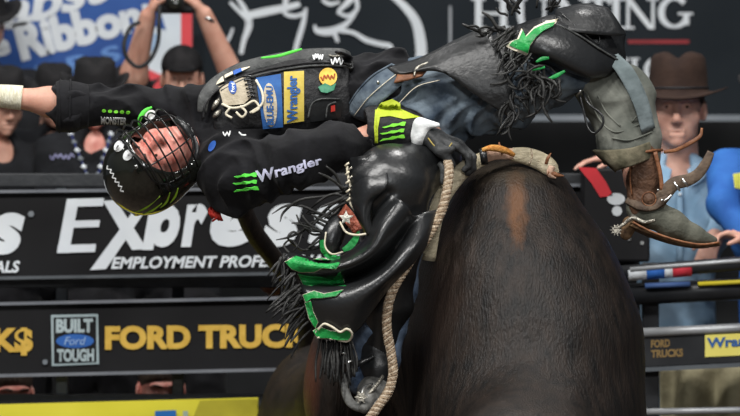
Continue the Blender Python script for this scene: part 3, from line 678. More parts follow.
fl_out = [(509, 45), (513, 41), (519, 39), (523, 30), (526, 37), (534, 29), (545, 24), (555, 22), (553, 26), (543, 31), (536, 37), (530, 45), (528, 53), (521, 50), (515, 48)]
press('green_flame_edge', poly_data([(532+(x-532)*1.13, 38+(y-38)*1.2) for x, y in fl_out]), WT, M_cream, wing, lift=.006, th=.003)
press('green_flame', poly_data([(532+(x-532)*1.0, 38.3+(y-38.3)*1.0) for x, y in fl_out]), WT, M_green, wing, lift=.009, th=.003)
# --- lower chap on the near leg: shiny knee, shin tube, flared flap
ks = Sdf()
ks.cone(P(436, 156, -.02), P(396, 184, -.22), .085, .108, .05)
ks.ell(P(386, 182, -.26), (.117, .11, .110), k=.05)
ks.chain([P(390, 190, -.24), P(394, 232, -.22), P(388, 300, -.18), P(376, 360, -.16)], [.118, .10, .072, .055], .05)
fk = folds(.006, 11, 31, (.4, 0, 1), 1.3)
ks.cone(P(368, 212, -.36), P(388, 196, -.37), .020, .012, .03, 's').cone(P(372, 240, -.34), P(392, 202, -.355), .014, .012, .03).cone(P(396, 250, -.33), P(404, 212, -.345), .012, .01, .03)
lchap = sdf_obj('lower_chap', ks, .0062, M_leather, rider, lambda X, Y, Z: fk(X, Y, Z), 2)
sheet('knee_panel', [
    [P(350, 158, -.25), P(364, 156, -.30), P(384, 152, -.31)],
    [P(350, 182, -.30), P(366, 184, -.365), P(388, 184, -.385)],
    [P(352, 202, -.32), P(362, 206, -.37), P(374, 200, -.36)],
    [P(358, 218, -.34), P(364, 222, -.37), P(370, 214, -.35)],
    [P(366, 234, -.34), P(369, 235, -.36), P(372, 230, -.35)]], M_leather, lchap, n=6, th=.006)
flap = sheet('chap_flap', [
    [P(390, 198, -.34), P(374, 218, -.33), P(362, 242, -.32), P(330, 260, -.32), P(289, 253, -.33)],
    [P(400, 200, -.395), P(384, 224, -.43), P(368, 251, -.44), P(335, 266, -.42), P(285, 259, -.37)],
    [P(408, 208, -.395), P(394, 234, -.41), P(374, 259, -.41), P(338, 274, -.39), P(290, 270, -.37)],
    [P(414, 216, -.36), P(400, 242, -.33), P(379, 266, -.32), P(342, 281, -.31), P(300, 281, -.33)],
    [P(426, 212, -.33), P(405, 246, -.41), P(380, 273, -.42), P(342, 288, -.40), P(302, 290, -.37)],
    [P(436, 210, -.29), P(414, 247, -.42), P(384, 280, -.44), P(344, 302, -.43), P(307, 302, -.38)],
    [P(440, 212, -.26), P(418, 250, -.40), P(384, 286, -.42), P(348, 320, -.41), P(312, 318, -.37)],
    [P(442, 214, -.22), P(421, 253, -.37), P(388, 289, -.39), P(353, 334, -.38), P(318, 339, -.36)]], M_leather, lchap, n=8, th=.006)
FT = flat_tree(flap)
edgecord = [(347, 166), (348, 176), (351, 190), (350, 202), (356, 212), (366, 230)]
tube('edge_lacing', [onto(FT, x, y, .006, -.30) for x, y in edgecord], .0045, M_cream, lchap, seg=6)
for i in range(9): c = onto(FT, 347+(i % 2)*3+i*.2, 164+4.4*i, .010, -.30); tube('edge_lace_knot', [c-V(.006, 0, .006), c+V(.006, -.004, .004)], .0035, M_oldsilver if i % 2 else M_cream, lchap, seg=6)
# green flames along the flap, in torn shapes with cream edges
def flame(px, tree=FT, grow=1.5, lift=.006):
    c = np.mean(px, 0); q = [(x+grow*np.sign(x-c[0]), y+grow*np.sign(y-c[1])) for x, y in px]
    press('flame_edge', poly_data(q), tree, M_cream, flap, lift=lift, th=.002, fallback=-.34); press('green_flame', poly_data(px), tree, M_green, flap, lift=lift+.004, th=.002, fallback=-.34)
LAYER = BVHTree.FromPolygons(*(lambda L: ([tuple(v) for v in L[0]], L[1]))(join([([v.co for v in o.data.vertices], [tuple(p.vertices) for p in o.data.polygons]) for o in (flap,)])))
flame([(285, 262), (296, 256), (310, 260), (322, 258), (340, 263), (336, 269), (322, 268), (314, 272), (300, 272), (292, 269)], LAYER, .35)
flame([(298, 274), (306, 276), (320, 277), (332, 280), (340, 272), (346, 286), (334, 286), (322, 283), (312, 286), (303, 284)], LAYER, .35)
flame([(303, 295), (314, 291), (324, 294), (343, 290), (336, 296), (322, 298), (312, 298), (306, 302)], LAYER, .35)
flame([(305, 303), (311, 301), (313, 312), (318, 322), (315, 328), (309, 318)], LAYER, .35)
flame([(313, 331), (320, 327), (330, 331), (340, 332), (350, 329), (353, 334), (348, 340), (338, 340), (328, 338), (318, 338)], LAYER, .35)
for a in ([(318, 330), (324, 324), (332, 327), (340, 332), (347, 329), (352, 334), (348, 341), (338, 340)],): tube('cream_scroll', [onto(LAYER, x, y, .014, -.36) for x, y in a], .004, M_cream, flap, seg=6)
# rolled inner flap with green trim and the beaded star between knee and fringe
roll = tube('rolled_strap', [P(345, 214, -.28), P(336, 228, -.31), P(330, 244, -.32), P(333, 254, -.31)], [.026, .036, .036, .024], M_leather, lchap, seg=14)
RT = bvh(roll)
press('green_trim', stroke_data([(322, 240), (324, 250), (331, 257), (340, 258)], [4, 6, 6, 4]), RT, M_green, lchap, lift=.005, fallback=-.34)
press('green_trim', stroke_data([(343, 250), (350, 246), (356, 238), (358, 230)], [4, 7, 6, 3]), FT, M_green, lchap, lift=.03, fallback=-.34)
tube('trim_piping', [P(326, 232, -.355), P(325, 246, -.355), P(332, 254, -.36), P(343, 252, -.35)], .003, M_cream, lchap, seg=6)
tube('trim_piping', [P(340, 222, -.35), P(346, 232, -.38), P(356, 235, -.41), P(366, 234, -.41)], .0035, M_cream, lchap, seg=6)
sheet('red_lining', [[P(346, 204, -.31), P(354, 214, -.37), P(362, 228, -.39)], [P(338, 216, -.33), P(346, 224, -.37), P(354, 234, -.38)]], mat('red_tooled_leather', (.16, .03, .015), (.34, .10, .06), 60, .5, bump=.8, bscale=120), lchap, th=.005)
st = P(346, 218, -.40)
pts = [(st+V(math.cos(a)*r_, (-.004 if r_ < .02 else 0), math.sin(a)*r_)) for a, r_ in [(i*math.pi/5+.3, .024 if i % 2 == 0 else .011) for i in range(10)]]
v_ = pts+[st+V(0, -.010, 0), st+V(0, .008, 0)]
mesh('beaded_star', v_, [(i, (i+1) % 10, 10) for i in range(10)]+[((i+1) % 10, i, 11) for i in range(10)], mat('bead_white', (.5, .5, .42), (.8, .8, .72), 150, .35, bump=.8, bscale=260), lchap, smooth=False)
# dark denim showing behind the flap
ds = Sdf(); ds.chain([P(392, 250, -.14), P(380, 310, -.12), P(372, 372, -.13)], [.10, .098, .082], .04)
fd = folds(.014, 17, 44, (.5, .2, .9), 1.3)
dj = sdf_obj('lower_jeans_leg', ds, .0062, M_ddenim, rider, lambda X, Y, Z: fd(X, Y, Z), 1)
# fringe: every strand its own strip
def strand(base, dirs, parent, m=M_fringe, wd=.0038, droop=0.25, curl=1.0, ln=1.0):
    L = rs_.uniform(.07, .15)*ln; d = Vector(dirs).normalized(); p = Vector(base); pts = [p]
    b = V(rs_.uniform(-1, 1), rs_.uniform(-.6, .2), rs_.uniform(-1, 1))*curl
    for k in range(4):
        d = (d+b*.5+V(0, 0, -droop)).normalized(); p = p+d*L/4; pts.append(p)
        if k == 1: b = b*-.6+V(rs_.uniform(-1, 1), 0, rs_.uniform(-1, 1))*curl*.7
    wd = wd*rs_.uniform(.8, 1.35); tube('fringe_strand', pts, [wd, wd*1.1, wd, wd, wd*.6], m, parent, seg=5, n=2, flat=.35)
def fringe(line, n, dirs, parent, y0, spread=.5, **k):
    Q = cr([(a, b, c, d) for (a, b), (c, d) in zip(line, dirs)], 12)
    for i in range(n):
        q = Q[rs_.randrange(len(Q))]; strand(P(q[0]+rs_.uniform(-3, 3), q[1]+rs_.uniform(-3, 3), y0+rs_.uniform(-.025, .025)), (q[2]+rs_.uniform(-spread, spread), rs_.uniform(-.5, .1), -q[3]+rs_.uniform(-spread, spread)), parent, **k)
fringe([(484, 38), (505, 28), (520, 36), (514, 56)], 24, [(-1, -.2), (-1, .1), (-1, .2), (-.8, .6)], uchap, -.16, droop=.1, wd=.0044, ln=.75)
fringe([(505, 14), (530, 10), (556, 10)], 14, [(-.6, -.9), (-.1, -1), (.4, -.9)], uchap, -.10, droop=-.05, ln=.7)
fringe([(512, 54), (528, 64), (540, 74), (552, 84)], 34, [(-.8, .6), (-.5, .9), (-.6, .9), (-.7, .7)], uchap, -.20, droop=.1, wd=.0046, curl=1.7)
fringe([(520, 78), (544, 80), (562, 82)], 20, [(-.9, .5), (-.8, .8), (-.6, .8)], uchap, -.17, droop=.1, wd=.0046, curl=1.9, ln=.9)
fringe([(514, 88), (512, 104), (514, 118)], 16, [(-.5, 1), (-.6, .8), (-.6, .6)], uchap, -.19, droop=.15, curl=1.8, ln=.7)
for k, a in enumerate(([(536, 62), (542, 59), (549, 58)], [(532, 70), (538, 68), (545, 67)], [(548, 79), (556, 76), (565, 71)])): tube('green_strip', [P(x, y, -.235) for x, y in a], [.003, .007, .004], M_green, uchap, seg=8, flat=.3)
fringe([(288, 262), (284, 256), (296, 270)], 14, [(-.6, .9), (-.3, .6), (-.5, 1)], flap, -.35, droop=.2, curl=.4, ln=.8)
fringe([(290, 268), (300, 288), (303, 306), (312, 328)], 42, [(-.8, .6), (-1, .5), (-1, .5), (-.9, .6)], flap, -.36, spread=.35, droop=.15, curl=.4, ln=.8)
fringe([(322, 338), (336, 342), (350, 342)], 36, [(-.1, 1), (.1, 1), (.3, 1)], flap, -.32, spread=.3, droop=.5, wd=.004, curl=.4)
fringe([(350, 190), (346, 204), (336, 226), (328, 240)], 16, [(-1, .3), (-1, .2), (-1, .1), (-1, -.1)], lchap, -.30, spread=.5, droop=.0)
for a in ([(352, 196), (330, 206), (312, 224), (292, 236), (276, 240)], [(350, 190), (326, 196), (300, 200), (284, 212), (280, 222)], [(344, 214), (322, 214), (302, 206), (286, 206), (272, 214)], [(338, 226), (318, 238), (306, 250), (296, 246), (288, 238), (294, 232), (304, 238)], [(334, 232), (316, 222), (304, 230), (298, 246)], [(340, 220), (326, 232), (312, 234), (300, 222)], [(290, 254), (284, 246), (290, 240), (297, 246), (292, 252)], [(350, 200), (334, 194), (318, 202), (306, 214)]):
    tube('fringe_strand', [P(x, y, -.30-.02*math.sin(i*2.1+a[0][0])) for i, (x, y) in enumerate(a)], [.0045]*(len(a)-1)+[.0015], M_fringe, lchap, seg=5, n=4, flat=.5)
# --- boots
def boot(name, pts, rs, foot, frs, label=None, m=M_brown, mf=M_suede, up=(0, 1, 0)):
    s = Sdf(); s.chain(pts, rs, .015); sh = sdf_obj(name, s, .005, m, rider, lambda X, Y, Z: folds(.005, 30, 8, (.1, .2, 1), 1)(X, Y, Z), 1)
    f = Sdf(); f.chain(foot, frs, .02, sq=(up, .92)); fo = sdf_obj('boot_foot', f, .0045, mf, sh, None, 1); return sh, fo
b1, f1 = boot('boot', [P(640, 152, -.02), P(643, 178, -.02), P(642, 205, -.02)], [.066, .058, .052], [P(640, 208, -.02), P(650, 212, -.03), P(672, 224, -.03), P(694, 235, -.03), P(714, 240, -.03)], [.046, .048, .044, .030, .012])
sheet('boot_sole', [[P(630, 224, -.06), P(650, 232, -.075), P(676, 241, -.08), P(700, 245, -.06), P(719, 243, -.035)], [P(628, 226, .02), P(650, 236, .03), P(676, 244, .03), P(700, 247, .01), P(720, 244, -.025)]], M_sole, b1, th=.011)
hl_ = Sdf(); hl_.cone(P(630, 224, -.02), P(626, 234, -.02), .026, .020, .01); sdf_obj('boot_heel', hl_, .0045, M_sole, b1)
tube('sole_edge', [P(633, 222, -.068), P(650, 231, -.083), P(676, 240, -.088), P(700, 244.5, -.068), P(719, 242.5, -.04)], .004, M_belt, b1, seg=6)
tube('boot_seam', [P(632, 160, -.072), P(630, 178, -.070), P(632, 196, -.062)], .0025, M_belt, b1, seg=5)
tube('shaft_top_rim', [P(621, 158, -.03), P(632, 155, -.082), P(650, 151, -.085), P(662, 150, -.03)], .005, M_belt, b1, seg=6)
tube('spur_strap', [P(656, 206, -.06), P(664, 195, -.075), P(674, 184, -.08), P(688, 180, -.085), P(698, 174, -.085), P(706, 163, -.085), P(711, 152, -.08)], [.022, .023, .022, .020, .018, .016, .012], M_strap, b1, seg=12, flat=.35)
tube('instep_strap', [P(627, 200, -.04), P(640, 206, -.078), P(654, 206, -.082), P(668, 196, -.08)], [.012, .014, .014, .012], M_strap, b1, seg=8, flat=.4)
tube('thin_strap', [P(664, 152, -.05), P(676, 150, -.07), P(690, 143, -.09), P(700, 136, -.09), P(702, 128, -.085)], [.006, .006, .007, .006, .004], M_belt, b1, seg=8, flat=.4)
tube('ankle_strap', [P(655, 152, -.08), P(660, 172, -.08), P(662, 190, -.08)], .007, M_belt, b1, seg=8, flat=.4)
for a in ([P(674, 182, -.098), P(680, 191, -.098)], [P(682, 178, -.10), P(688, 187, -.10)], [P(664, 201, -.098), P(667, 199, -.1), P(672, 195, -.098)]): tube('buckle_bar', a, .0042, M_steel, b1, seg=6)
for p_ in ((658, 190), (662, 200)): tube('stud', [P(*p_, -.09), P(*p_, -.098)], .004, M_steel, b1, seg=8)
tube('ankle_disc', [P(649, 199, -.072), P(649, 199, -.086)], [.024, .018], M_brown, b1, seg=16)
tube('ankle_disc_rim', [P(649+7*math.cos(t), 199+7*math.sin(t), -.086) for t in np.linspace(0, 6.28, 13)], .002, M_belt, b1, seg=5, n=2)
sp = tube('spur_shank', [P(640, 222, -.075), P(632, 218, -.07), P(624, 224, -.06), P(618, 228, -.06)], [.004, .006, .006, .005], M_oldsilver, b1, seg=8)
tube('spur_band', [P(655, 220, -.085), P(644, 222, -.085), P(634, 217, -.07), P(630, 213, -.02)], [.004, .006, .006, .004], M_oldsilver, b1, seg=8, flat=.5)
def rowel(c, r, parent, n=10, t=.004):
    v = []; 
    for i in range(2*n): a = math.pi*i/n; q = r if i % 2 == 0 else r*.5; v.append(c+V(math.cos(a)*q, 0, math.sin(a)*q))
    k = len(v); v = [p-V(0, t/2, 0) for p in v]+[p+V(0, t/2, 0) for p in v]; fs = [tuple(range(k))[::-1], tuple(range(k, 2*k))]+[(i, (i+1) % k, k+(i+1) % k, k+i) for i in range(k)]
    return mesh('spur_rowel', v, fs, M_oldsilver, parent, smooth=False)
rowel(P(616, 230, -.06), .021, sp)
# near boot, seen end-on under the fringe
b2, f2 = boot('boot', [P(374, 344, -.16), P(376, 368, -.18), P(376, 384, -.18)], [.052, .050, .048], [P(376, 386, -.18), P(372, 392, -.22), P(368, 400, -.27), P(364, 408, -.32)], [.048, .044, .036, .018], m=M_leather_matt, mf=mat('grey_boot_leather', (.07, .07, .065), (.24, .235, .22), 24, .55, bump=.5, bscale=60))
tube('spur_strap', [P(347, 374, -.28), P(345, 388, -.30), P(350, 402, -.31), P(362, 408, -.31), P(376, 404, -.30), P(386, 396, -.28)], [.012, .014, .015, .014, .012, .01], mat('grey_strap', (.10, .10, .095), (.2, .2, .19), 20, .45, bump=.4, bscale=60), b2, seg=10, flat=.5)
tube('spur_strap', [P(348, 376, -.28), P(354, 366, -.27), P(362, 362, -.25), P(374, 356, -.24)], [.012, .010, .009, .006], M_leather, b2, seg=8, flat=.5)
sp2 = tube('spur_shank', [P(372, 384, -.28), P(364, 388, -.31), P(361, 396, -.33)], .005, M_steel, b2, seg=8)
rowel(P(361, 397, -.335), .022, sp2, 6)
tube('spur_band', [P(383, 376, -.24), P(376, 386, -.29), P(368, 396, -.30), P(372, 404, -.30)], .006, M_oldsilver, b2, seg=8, flat=.6)
tube('buckle_bar', [P(339, 352, -.34), P(346, 354, -.345)], .003, M_steel, flap, seg=6); tube('buckle_bar', [P(344, 363, -.34), P(352, 361, -.345)], .003, M_steel, flap, seg=6)
# --- glove, tape and riding hand
gs = Sdf()
gs.chain([P(376, 127, -.145), P(400, 128, -.145), P(420, 132, -.15)], [.070, .062, .048], .02, sq=((0, 1, 0), .75))
gs.cone(P(352, 126, -.145), P(340, 130, -.145), .064, .06, .006, 's')
cuff = sdf_obj('glove_cuff', gs, .0045, mat('glove_black', (.012, .012, .013), (.025, .025, .027), 30, .6, bump=.4, bscale=60), rider, None, 1)
GT = bvh(cuff)
press('yellow_panel', poly_data([(374, 127), (375, 112), (381, 103), (392, 99), (400, 103), (401, 109), (412, 114), (420, 117), (404, 119), (390, 116), (380, 117), (378, 128), (378, 143), (375, 143)]), GT, M_yellow, cuff, lift=.003)
press('cuff_claw_mark', (lambda v: (quadmap(np.stack([v[0][:, 1], v[0][:, 0]], 1), (379, 126), (406, 121), (405, 138), (380, 143)), v[1]))(claw((0, 1), (1, 1), (1, 0), (0, 0))), GT, M_lime, cuff, lift=.004)
tube('yellow_piping', [onto(GT, 376, y, .002, -.18) for y in (110, 120, 130, 142)], .0035, M_yellow, cuff, seg=6)
tube('white_wrist_wrap', [P(408, 138, -.15), P(414, 131, -.155), P(424, 125, -.16)], [.05, .052, .05], M_white, rider, seg=24, n=4) if False else None
ws = Sdf(); ws.chain([P(417, 131, -.155), P(421, 134, -.160)], [.047, .049], .01, sq=((.9, 0, -.4), .55)); ws.cone(P(420, 124, -.19), P(438, 125, -.195), .022, .008, .015)
sdf_obj('white_wrist_wrap', ws, .0045, M_white, rider, None, 1)
g2 = Sdf()
g2.chain([P(424, 136, -.155), P(436, 139, -.16)], [.040, .036], .02)
hd = (P(484, 154, -.17)-P(430, 137, -.16)).normalized()
hand_prims(g2, P(428, 136, -.16), hd, V(-.15, .2, -1), V(-.15, -1, -.1), (.45, .95, .8), sc=1.22, r=1.35)
g2.chain([P(434, 146, -.19), P(440, 151, -.22), P(452, 149, -.225)], [.018, .016, .013], .012)
glove = sdf_obj('glove', g2, .0038, mat('glove_leather', (.02, .021, .022), (.05, .052, .053), 16, .5, bump=.5, bscale=50), rider, lambda X, Y, Z: folds(.003, 34, 6, (1, 0, .5), 1)(X, Y, Z), 1)
tube('glove_piping', [P(428, 138, -.205), P(436, 147, -.222), P(447, 148, -.232), P(452, 143, -.225)], .0022, mat('mustard_piping', (.4, .3, .08)), glove, seg=5)
# ================================================================ bull rope
rope = empty('bull_rope', P(500, 155, 0), 'pale flat bull rope over the hump with a long braided tail', 'rope')
HB = bvh(hidebody)
def bandpts(px): return [P(*q) for q in px]
tube('rope_band', [P(428, 260, -.1), P(434, 222, -.13), P(441, 200, -.14), P(452, 183, -.15), P(466, 168, -.145), P(484, 158, -.13)], [.024, .026, .027, .027, .026, .022], M_band, rope, seg=14, flat=.5)
tube('handle_wrap', [P(480, 157, -.14), P(487, 156, -.14)], .027, M_leather, rope, seg=12)
tube('handle', [P(482, 150, -.16), P(492, 148, -.16), P(504, 150, -.15), P(514, 155, -.13)], [.006, .011, .011, .007], M_rosin, rope, seg=10)
tube('rope_band', [P(484, 158, -.13), P(497, 154, -.12), P(512, 154, -.10), P(514, 154, -.10)], [.017, .018, .019, .019], mat('pink_rope', (.42, .26, .18), (.56, .38, .28), 40, .8, bump=.5, bscale=90), rope, seg=14, flat=.5)
tube('rope_band', [P(512, 154, -.10), P(526, 156, -.09), P(540, 161, -.09), P(550, 168, -.09), P(556, 175, -.085)], [.021, .028, .030, .028, .014], M_band, rope, seg=14, flat=.45)
tube('band_seam', [P(531, 149, -.11), P(532, 157, -.125), P(529, 164, -.12)], .003, M_rope, rope, seg=6)
tube('tie_end', [P(503, 153, -.14), P(500, 147, -.15), P(499, 142, -.15)], [.008, .006, .002], M_belt, rope, seg=6)
tube('tie_end', [P(546, 164, -.125), P(548, 158, -.13), P(551, 153, -.13)], [.006, .006, .002], M_belt, rope, seg=6)
tube('tie_end', [P(548, 172, -.12), P(557, 175, -.12), P(564, 176, -.12)], [.013, .008, .002], M_belt, rope, seg=6)
tube('tie_end', [P(552, 166, -.12), P(550, 174, -.12), P(556, 178, -.12)], [.013, .012, .004], mat('pink_rope', (.42, .26, .18)), rope, seg=6)
tube('grey_wrap', [P(440, 163, -.20), P(444, 170, -.21), P(442, 184, -.22)], [.010, .014, .008], M_greytrim, rope, seg=8)
path = cr([P(448, 160, -.22), P(449, 172, -.25), P(447, 190, -.27), P(441, 212, -.29), P(428, 236, -.33), P(411, 260, -.37), P(396, 284, -.38), P(388, 306, -.37), P(387, 330, -.36), P(391, 352, -.35), P(393, 374, -.35), P(388, 392, -.36), P(377, 408, -.37), P(366, 424, -.38)], 16)
for ph in range(4):      # four plaited strands
    pts = []; 
    for i, c in enumerate(path):
        t = path[min(i+1, len(path)-1)]-path[max(i-1, 0)]; t /= np.linalg.norm(t); u = np.cross(t, (0, 1, 0)); u /= np.linalg.norm(u); v = np.cross(t, u)
        a = i*.75+ph*math.pi/2; pts.append(Vector(c+u*math.cos(a)*.0100+v*math.sin(a)*.0055))
    tube('rope_strand', pts,   .0066, M_rope if ph % 2 else mat('brown_rope', (.16, .10, .06), (.40, .30, .2), 90, .9, bump=.7, bscale=220), rope, seg=6, interp=False)
# ================================================================ setting
def dirt(): return mat('arena_dirt', (.055, .042, .032), (.11, .085, .065), 4, .95, bump=.8, bscale=14, detail=8)
fv_, ff_ = [], []
N = 60
for i in range(N+1):
    for j in range(N+1):
        x = -14+28*i/N; y = -13+24*j/N; fv_.append(V(x, y, .03*noise.noise(V(x*1.3, y*1.3, 0))-.02))
for i in range(N):
    for j in range(N): ff_.append((i*(N+1)+j, (i+1)*(N+1)+j, (i+1)*(N+1)+j+1, i*(N+1)+j+1))
tag(mesh('floor', fv_, ff_, dirt()), None, kind='structure')
M_conc = mat('dark_wall_paint', (.012, .013, .014), (.018, .019, .02), 3, .85, bump=.2)
wall = box('wall_back', (-8, 6.2, 0), (8, 6.5, 5), M_conc, bev=0, kind='structure')
deck = box('trim_1', (-6, 2.6, 0), (6, 5.8, .18), mat('deck_boards', (.05, .045, .04), (.08, .07, .06), 6, .8, bump=.3), bev=.01, kind='structure')
# ---------------------------------------------------------------- hanging banners
def banner(name, label, pts, y, m, ythick=.02, group=None, edge=None, cat='banner'):
    e = empty(name, P(pts[3][0], pts[3][1], y), label, cat, group); quad_box('panel', *[P(a, b, y) for a, b in (pts[3], pts[2], pts[1], pts[0])], ythick, m, e); return e
M_bdark = mat('banner_charcoal', (.009, .0125, .016), (.013, .017, .021), 2, .8, spec=.15)
M_bwhite = mat('banner_white', (.50, .53, .56), (.58, .61, .63), 5, .7); M_bgrey = mat('banner_grey', (.16, .18, .2), (.2, .22, .24), 5, .7)
yb = 4.6
bn = banner('banner', 'wide charcoal banner with white deer outline and HUNTING lettering', [(176, -60), (850, -60), (850, 118), (176, 118)], yb, M_bdark)
mark_plane('hem', rect(176, 115, 850, 121), yb, M_bgrey, bn, lift=.01)
mark_plane('divider_line', rect(449, 6, 451.5, 62), yb, mat('grey_print', (.3, .32, .34)), bn)
# serif capitals built from strokes
def serif(ch, x, y, w_, h_, t):
    th = t*.45; S = []
    def R(a, b, c, d): S.append(rect(a, b, c, d))
    def stem(cx, tt=t, ser=True):
        R(cx-tt/2, y, cx+tt/2, y+h_)
        if ser:
            for yy in (y, y+h_-th*.8): R(cx-tt*1.1, yy, cx+tt*1.1, yy+th*.8)
    if ch == 'H': stem(x+t); stem(x+w_-t); R(x+t, y+h_/2-th/2, x+w_-t, y+h_/2+th/2)
    if ch == 'I': stem(x+w_/2)
    if ch == 'T': R(x+w_/2-t/2, y, x+w_/2+t/2, y+h_); R(x, y, x+w_, y+th); R(x, y, x+th, y+h_*.2); R(x+w_-th, y, x+w_, y+h_*.2); R(x+w_/2-t*1.1, y+h_-th*.8, x+w_/2+t*1.1, y+h_)
    if ch == 'N':
        R(x+t*.7, y, x+t*.7+th, y+h_); R(x+w_-t*.7-th, y, x+w_-t*.7, y+h_); S.append(quad2((x+t*.3, y), (x+t*1.4, y), (x+w_-t*.7, y+h_), (x+w_-t*1.6, y+h_)))
        R(x, y, x+t*1.2, y+th*.8); R(x, y+h_-th*.8, x+t*1.9, y+h_); R(x+w_-t*1.9, y, x+w_, y+th*.8)
    if ch == 'U': R(x+t*.5, y, x+t*1.5, y+h_*.65); R(x+w_-t*1.1, y, x+w_-t*1.1+th, y+h_*.65); S.append(stroke_data([(x+t, y+h_*.6), (x+t*1.4, y+h_*.86), (x+w_/2, y+h_*.96), (x+w_-t*1.3, y+h_*.86), (x+w_-t*.9, y+h_*.6)], [t, t*.9, th, th, th])); R(x, y, x+t*2, y+th*.8); R(x+w_-t*1.7, y, x+w_, y+th*.8)
    if ch in 'GO':
        a0 = -.75 if ch == 'G' else 0; a1 = (2*math.pi-2.0+1.3) if ch == 'G' else 2*math.pi
        A_ = np.linspace(a0, -5.6 if ch == 'G' else -2*math.pi, 16); S.append(stroke_data([(x+w_/2+(w_/2-t*.5)*math.cos(a), y+h_/2+(h_/2-th*.5)*math.sin(a)) for a in A_], [th+(t-th)*abs(math.cos(a)) for a in A_], 3))
        if ch == 'G': R(x+w_-t*1.2, y+h_*.52, x+w_-t*.3, y+h_*.9); R(x+w_-t*2, y+h_*.5, x+w_+t*.3, y+h_*.5+th*.8)
    return S
LET = []
for ch, x, w_ in (('H', 472, 38), ('U', 514, 36), ('N', 555, 36), ('T', 586, 25), ('I', 610, 12), ('N', 622, 37), ('G', 658, 33)):
    mark_plane('letter_'+ch.lower(), merge2(serif(ch, x, -2 if ch != 'G' else -3, w_, 31, 6.5)), yb, M_bwhite, bn)
mark_plane('red_line', rect(628, 40, 689, 43.5), yb, mat('dark_red_print', (.25, .02, .025)), bn)
for ch, x, w_ in (('T', 608, 20), ('I', 630, 9), ('O', 644, 22), ('N', 668, 24)): mark_plane('letter_'+ch.lower(), merge2(serif(ch, x, 58, w_, 24, 4.5)), yb, M_bwhite, bn)
deer = [([(241, 54), (244, 40), (249, 24), (244, 8), (236, -4)], [4, 5, 7, 5, 3]), ([(246, 16), (264, 12), (284, 8), (300, 4)], [7, 8, 7, 5]), ([(282, 6), (286, 14), (296, 16), (306, 12)], [3, 4, 4, 3]), ([(306, 8), (303, 24), (297, 44), (294, 58)], [3, 5, 5, 4]),
        ([(285, 10), (286, 0), (294, -8)], [4, 5, 4]), ([(338, 11), (344, 6), (352, -2)], [3, 5, 7]), ([(337, 12), (348, 16), (357, 9), (356, -4)], [3, 4, 4, 4]), ([(355, 14), (346, 24), (332, 31), (318, 31), (314, 25)], [3, 5, 8, 6, 2]), ([(334, 32), (338, 42)], [5, 3]),
        ([(340, 30), (354, 33), (366, 40), (380, 44), (390, 46), (391, 51)], [5, 4, 5, 5, 5, 3]), ([(230, 2), (240, 12), (250, 22)], [3, 4, 4]), ([(233, 28), (230, 36), (226, 44)], [2, 3, 3]), ([(322, 0), (330, 4), (340, 2)], [3, 4, 2])]
mark_plane('deer_outline', merge2([stroke_data(a, w_, 6) for a, w_ in deer]), yb, M_bwhite, bn)
mark_plane('moon_arc', stroke_data([(386, -8), (402, 4), (415, 20), (420, 38), (421, 56), (416, 72)], [3, 7, 9, 10.5, 10.5, 9], 8), yb, M_bwhite, bn)
# tilted blue ribbon banner on the left
yl = 4.4
M_bblue = mat('banner_blue', (.013, .055, .22), (.02, .08, .28), 3, .6)
b2_ = banner('banner', 'blue banner with tilted white lettering behind the black hats', [(-60, -30), (150, -60), (150, 92), (-60, 100)], yl, M_bblue)
# top row "abst", middle "Blue Ribbon", lower row small letters; all climb to the right
mark_plane('lettering', text_on('Pabst', (-30, 2), (108, -34), (112, 0), (-26, 40), bold=.035, shear=.2), yl, M_bwhite, b2_)
mark_plane('lettering', text_on('Ribbon', (12, 24), (138, -2), (144, 30), (22, 62), bold=.055), yl, M_bwhite, b2_)
mark_plane('lettering', text_on('Blue', (-70, 44), (6, 30), (12, 54), (-64, 70), bold=.045), yl, M_bwhite, b2_)
mark_plane('lettering', text_on('E R S', (34, 66), (118, 44), (122, 60), (38, 84), bold=.03), yl, mat('light_blue_print', (.10, .22, .5)), b2_)
b3_ = banner('banner', 'white banner end with a red vertical stripe beside the camera', [(142, 4), (192, 4), (192, 110), (142, 110)], yl-.05, mat('banner_offwhite', (.45, .50, .56), (.55, .6, .64), 4, .7))
mark_plane('red_stripe', rect(181, 8, 192, 110), yl-.05, mat('banner_red', (.5, .04, .05), (.58, .06, .07), 4, .7), b3_)
mark_plane('red_wedge', poly_data([(142, 66), (180, 84), (180, 110), (142, 110)]), yl-.05, mat('banner_red', (.5, .04, .05)), b3_)
mark_plane('blue_star', poly_data([(142, 14), (158, 4), (166, 30), (154, 26), (150, 34), (142, 30)]), yl-.05, M_bblue, b3_)
mark_plane('pale_blue_mark', oval(153, 42, 7, 9), yl-.05, mat('light_blue_mark', (.3, .42, .58)), b3_)
# ---------------------------------------------------------------- fence with sign boards
ys = 1.9
fence = empty('steel_fence', P(-20, 400, ys+.15), 'dark steel chute fence behind the sign boards', 'fence')
M_fence = mat('dark_painted_steel', (.022, .024, .027), (.035, .037, .04), 10, .5, bump=.2); M_fgrey = mat('grey_steel', (.07, .08, .09), (.1, .11, .12), 10, .45)
for x in (-60, 62, 178, 286, 420, 536): a = P(x, 300, ys+.12); box('post', (a.x-.022, a.y-.02, 0), (a.x+.022, a.y+.03, 1.62), M_fgrey if x in (62,) else M_fence, fence)
for z in (.35, .75, 1.2, 1.58): box('rail', (P(-90, 0, ys+.1).x, ys+.09, z), (P(598, 0, ys+.1).x, ys+.125, z+.05), M_fence, fence)
M_board = mat('board_black', (.006, .006, .007), (.009, .009, .010), 3, .6, spec=.2); M_alu = mat('board_edge_grey', (.13, .14, .16), (.18, .19, .21), 8, .45)
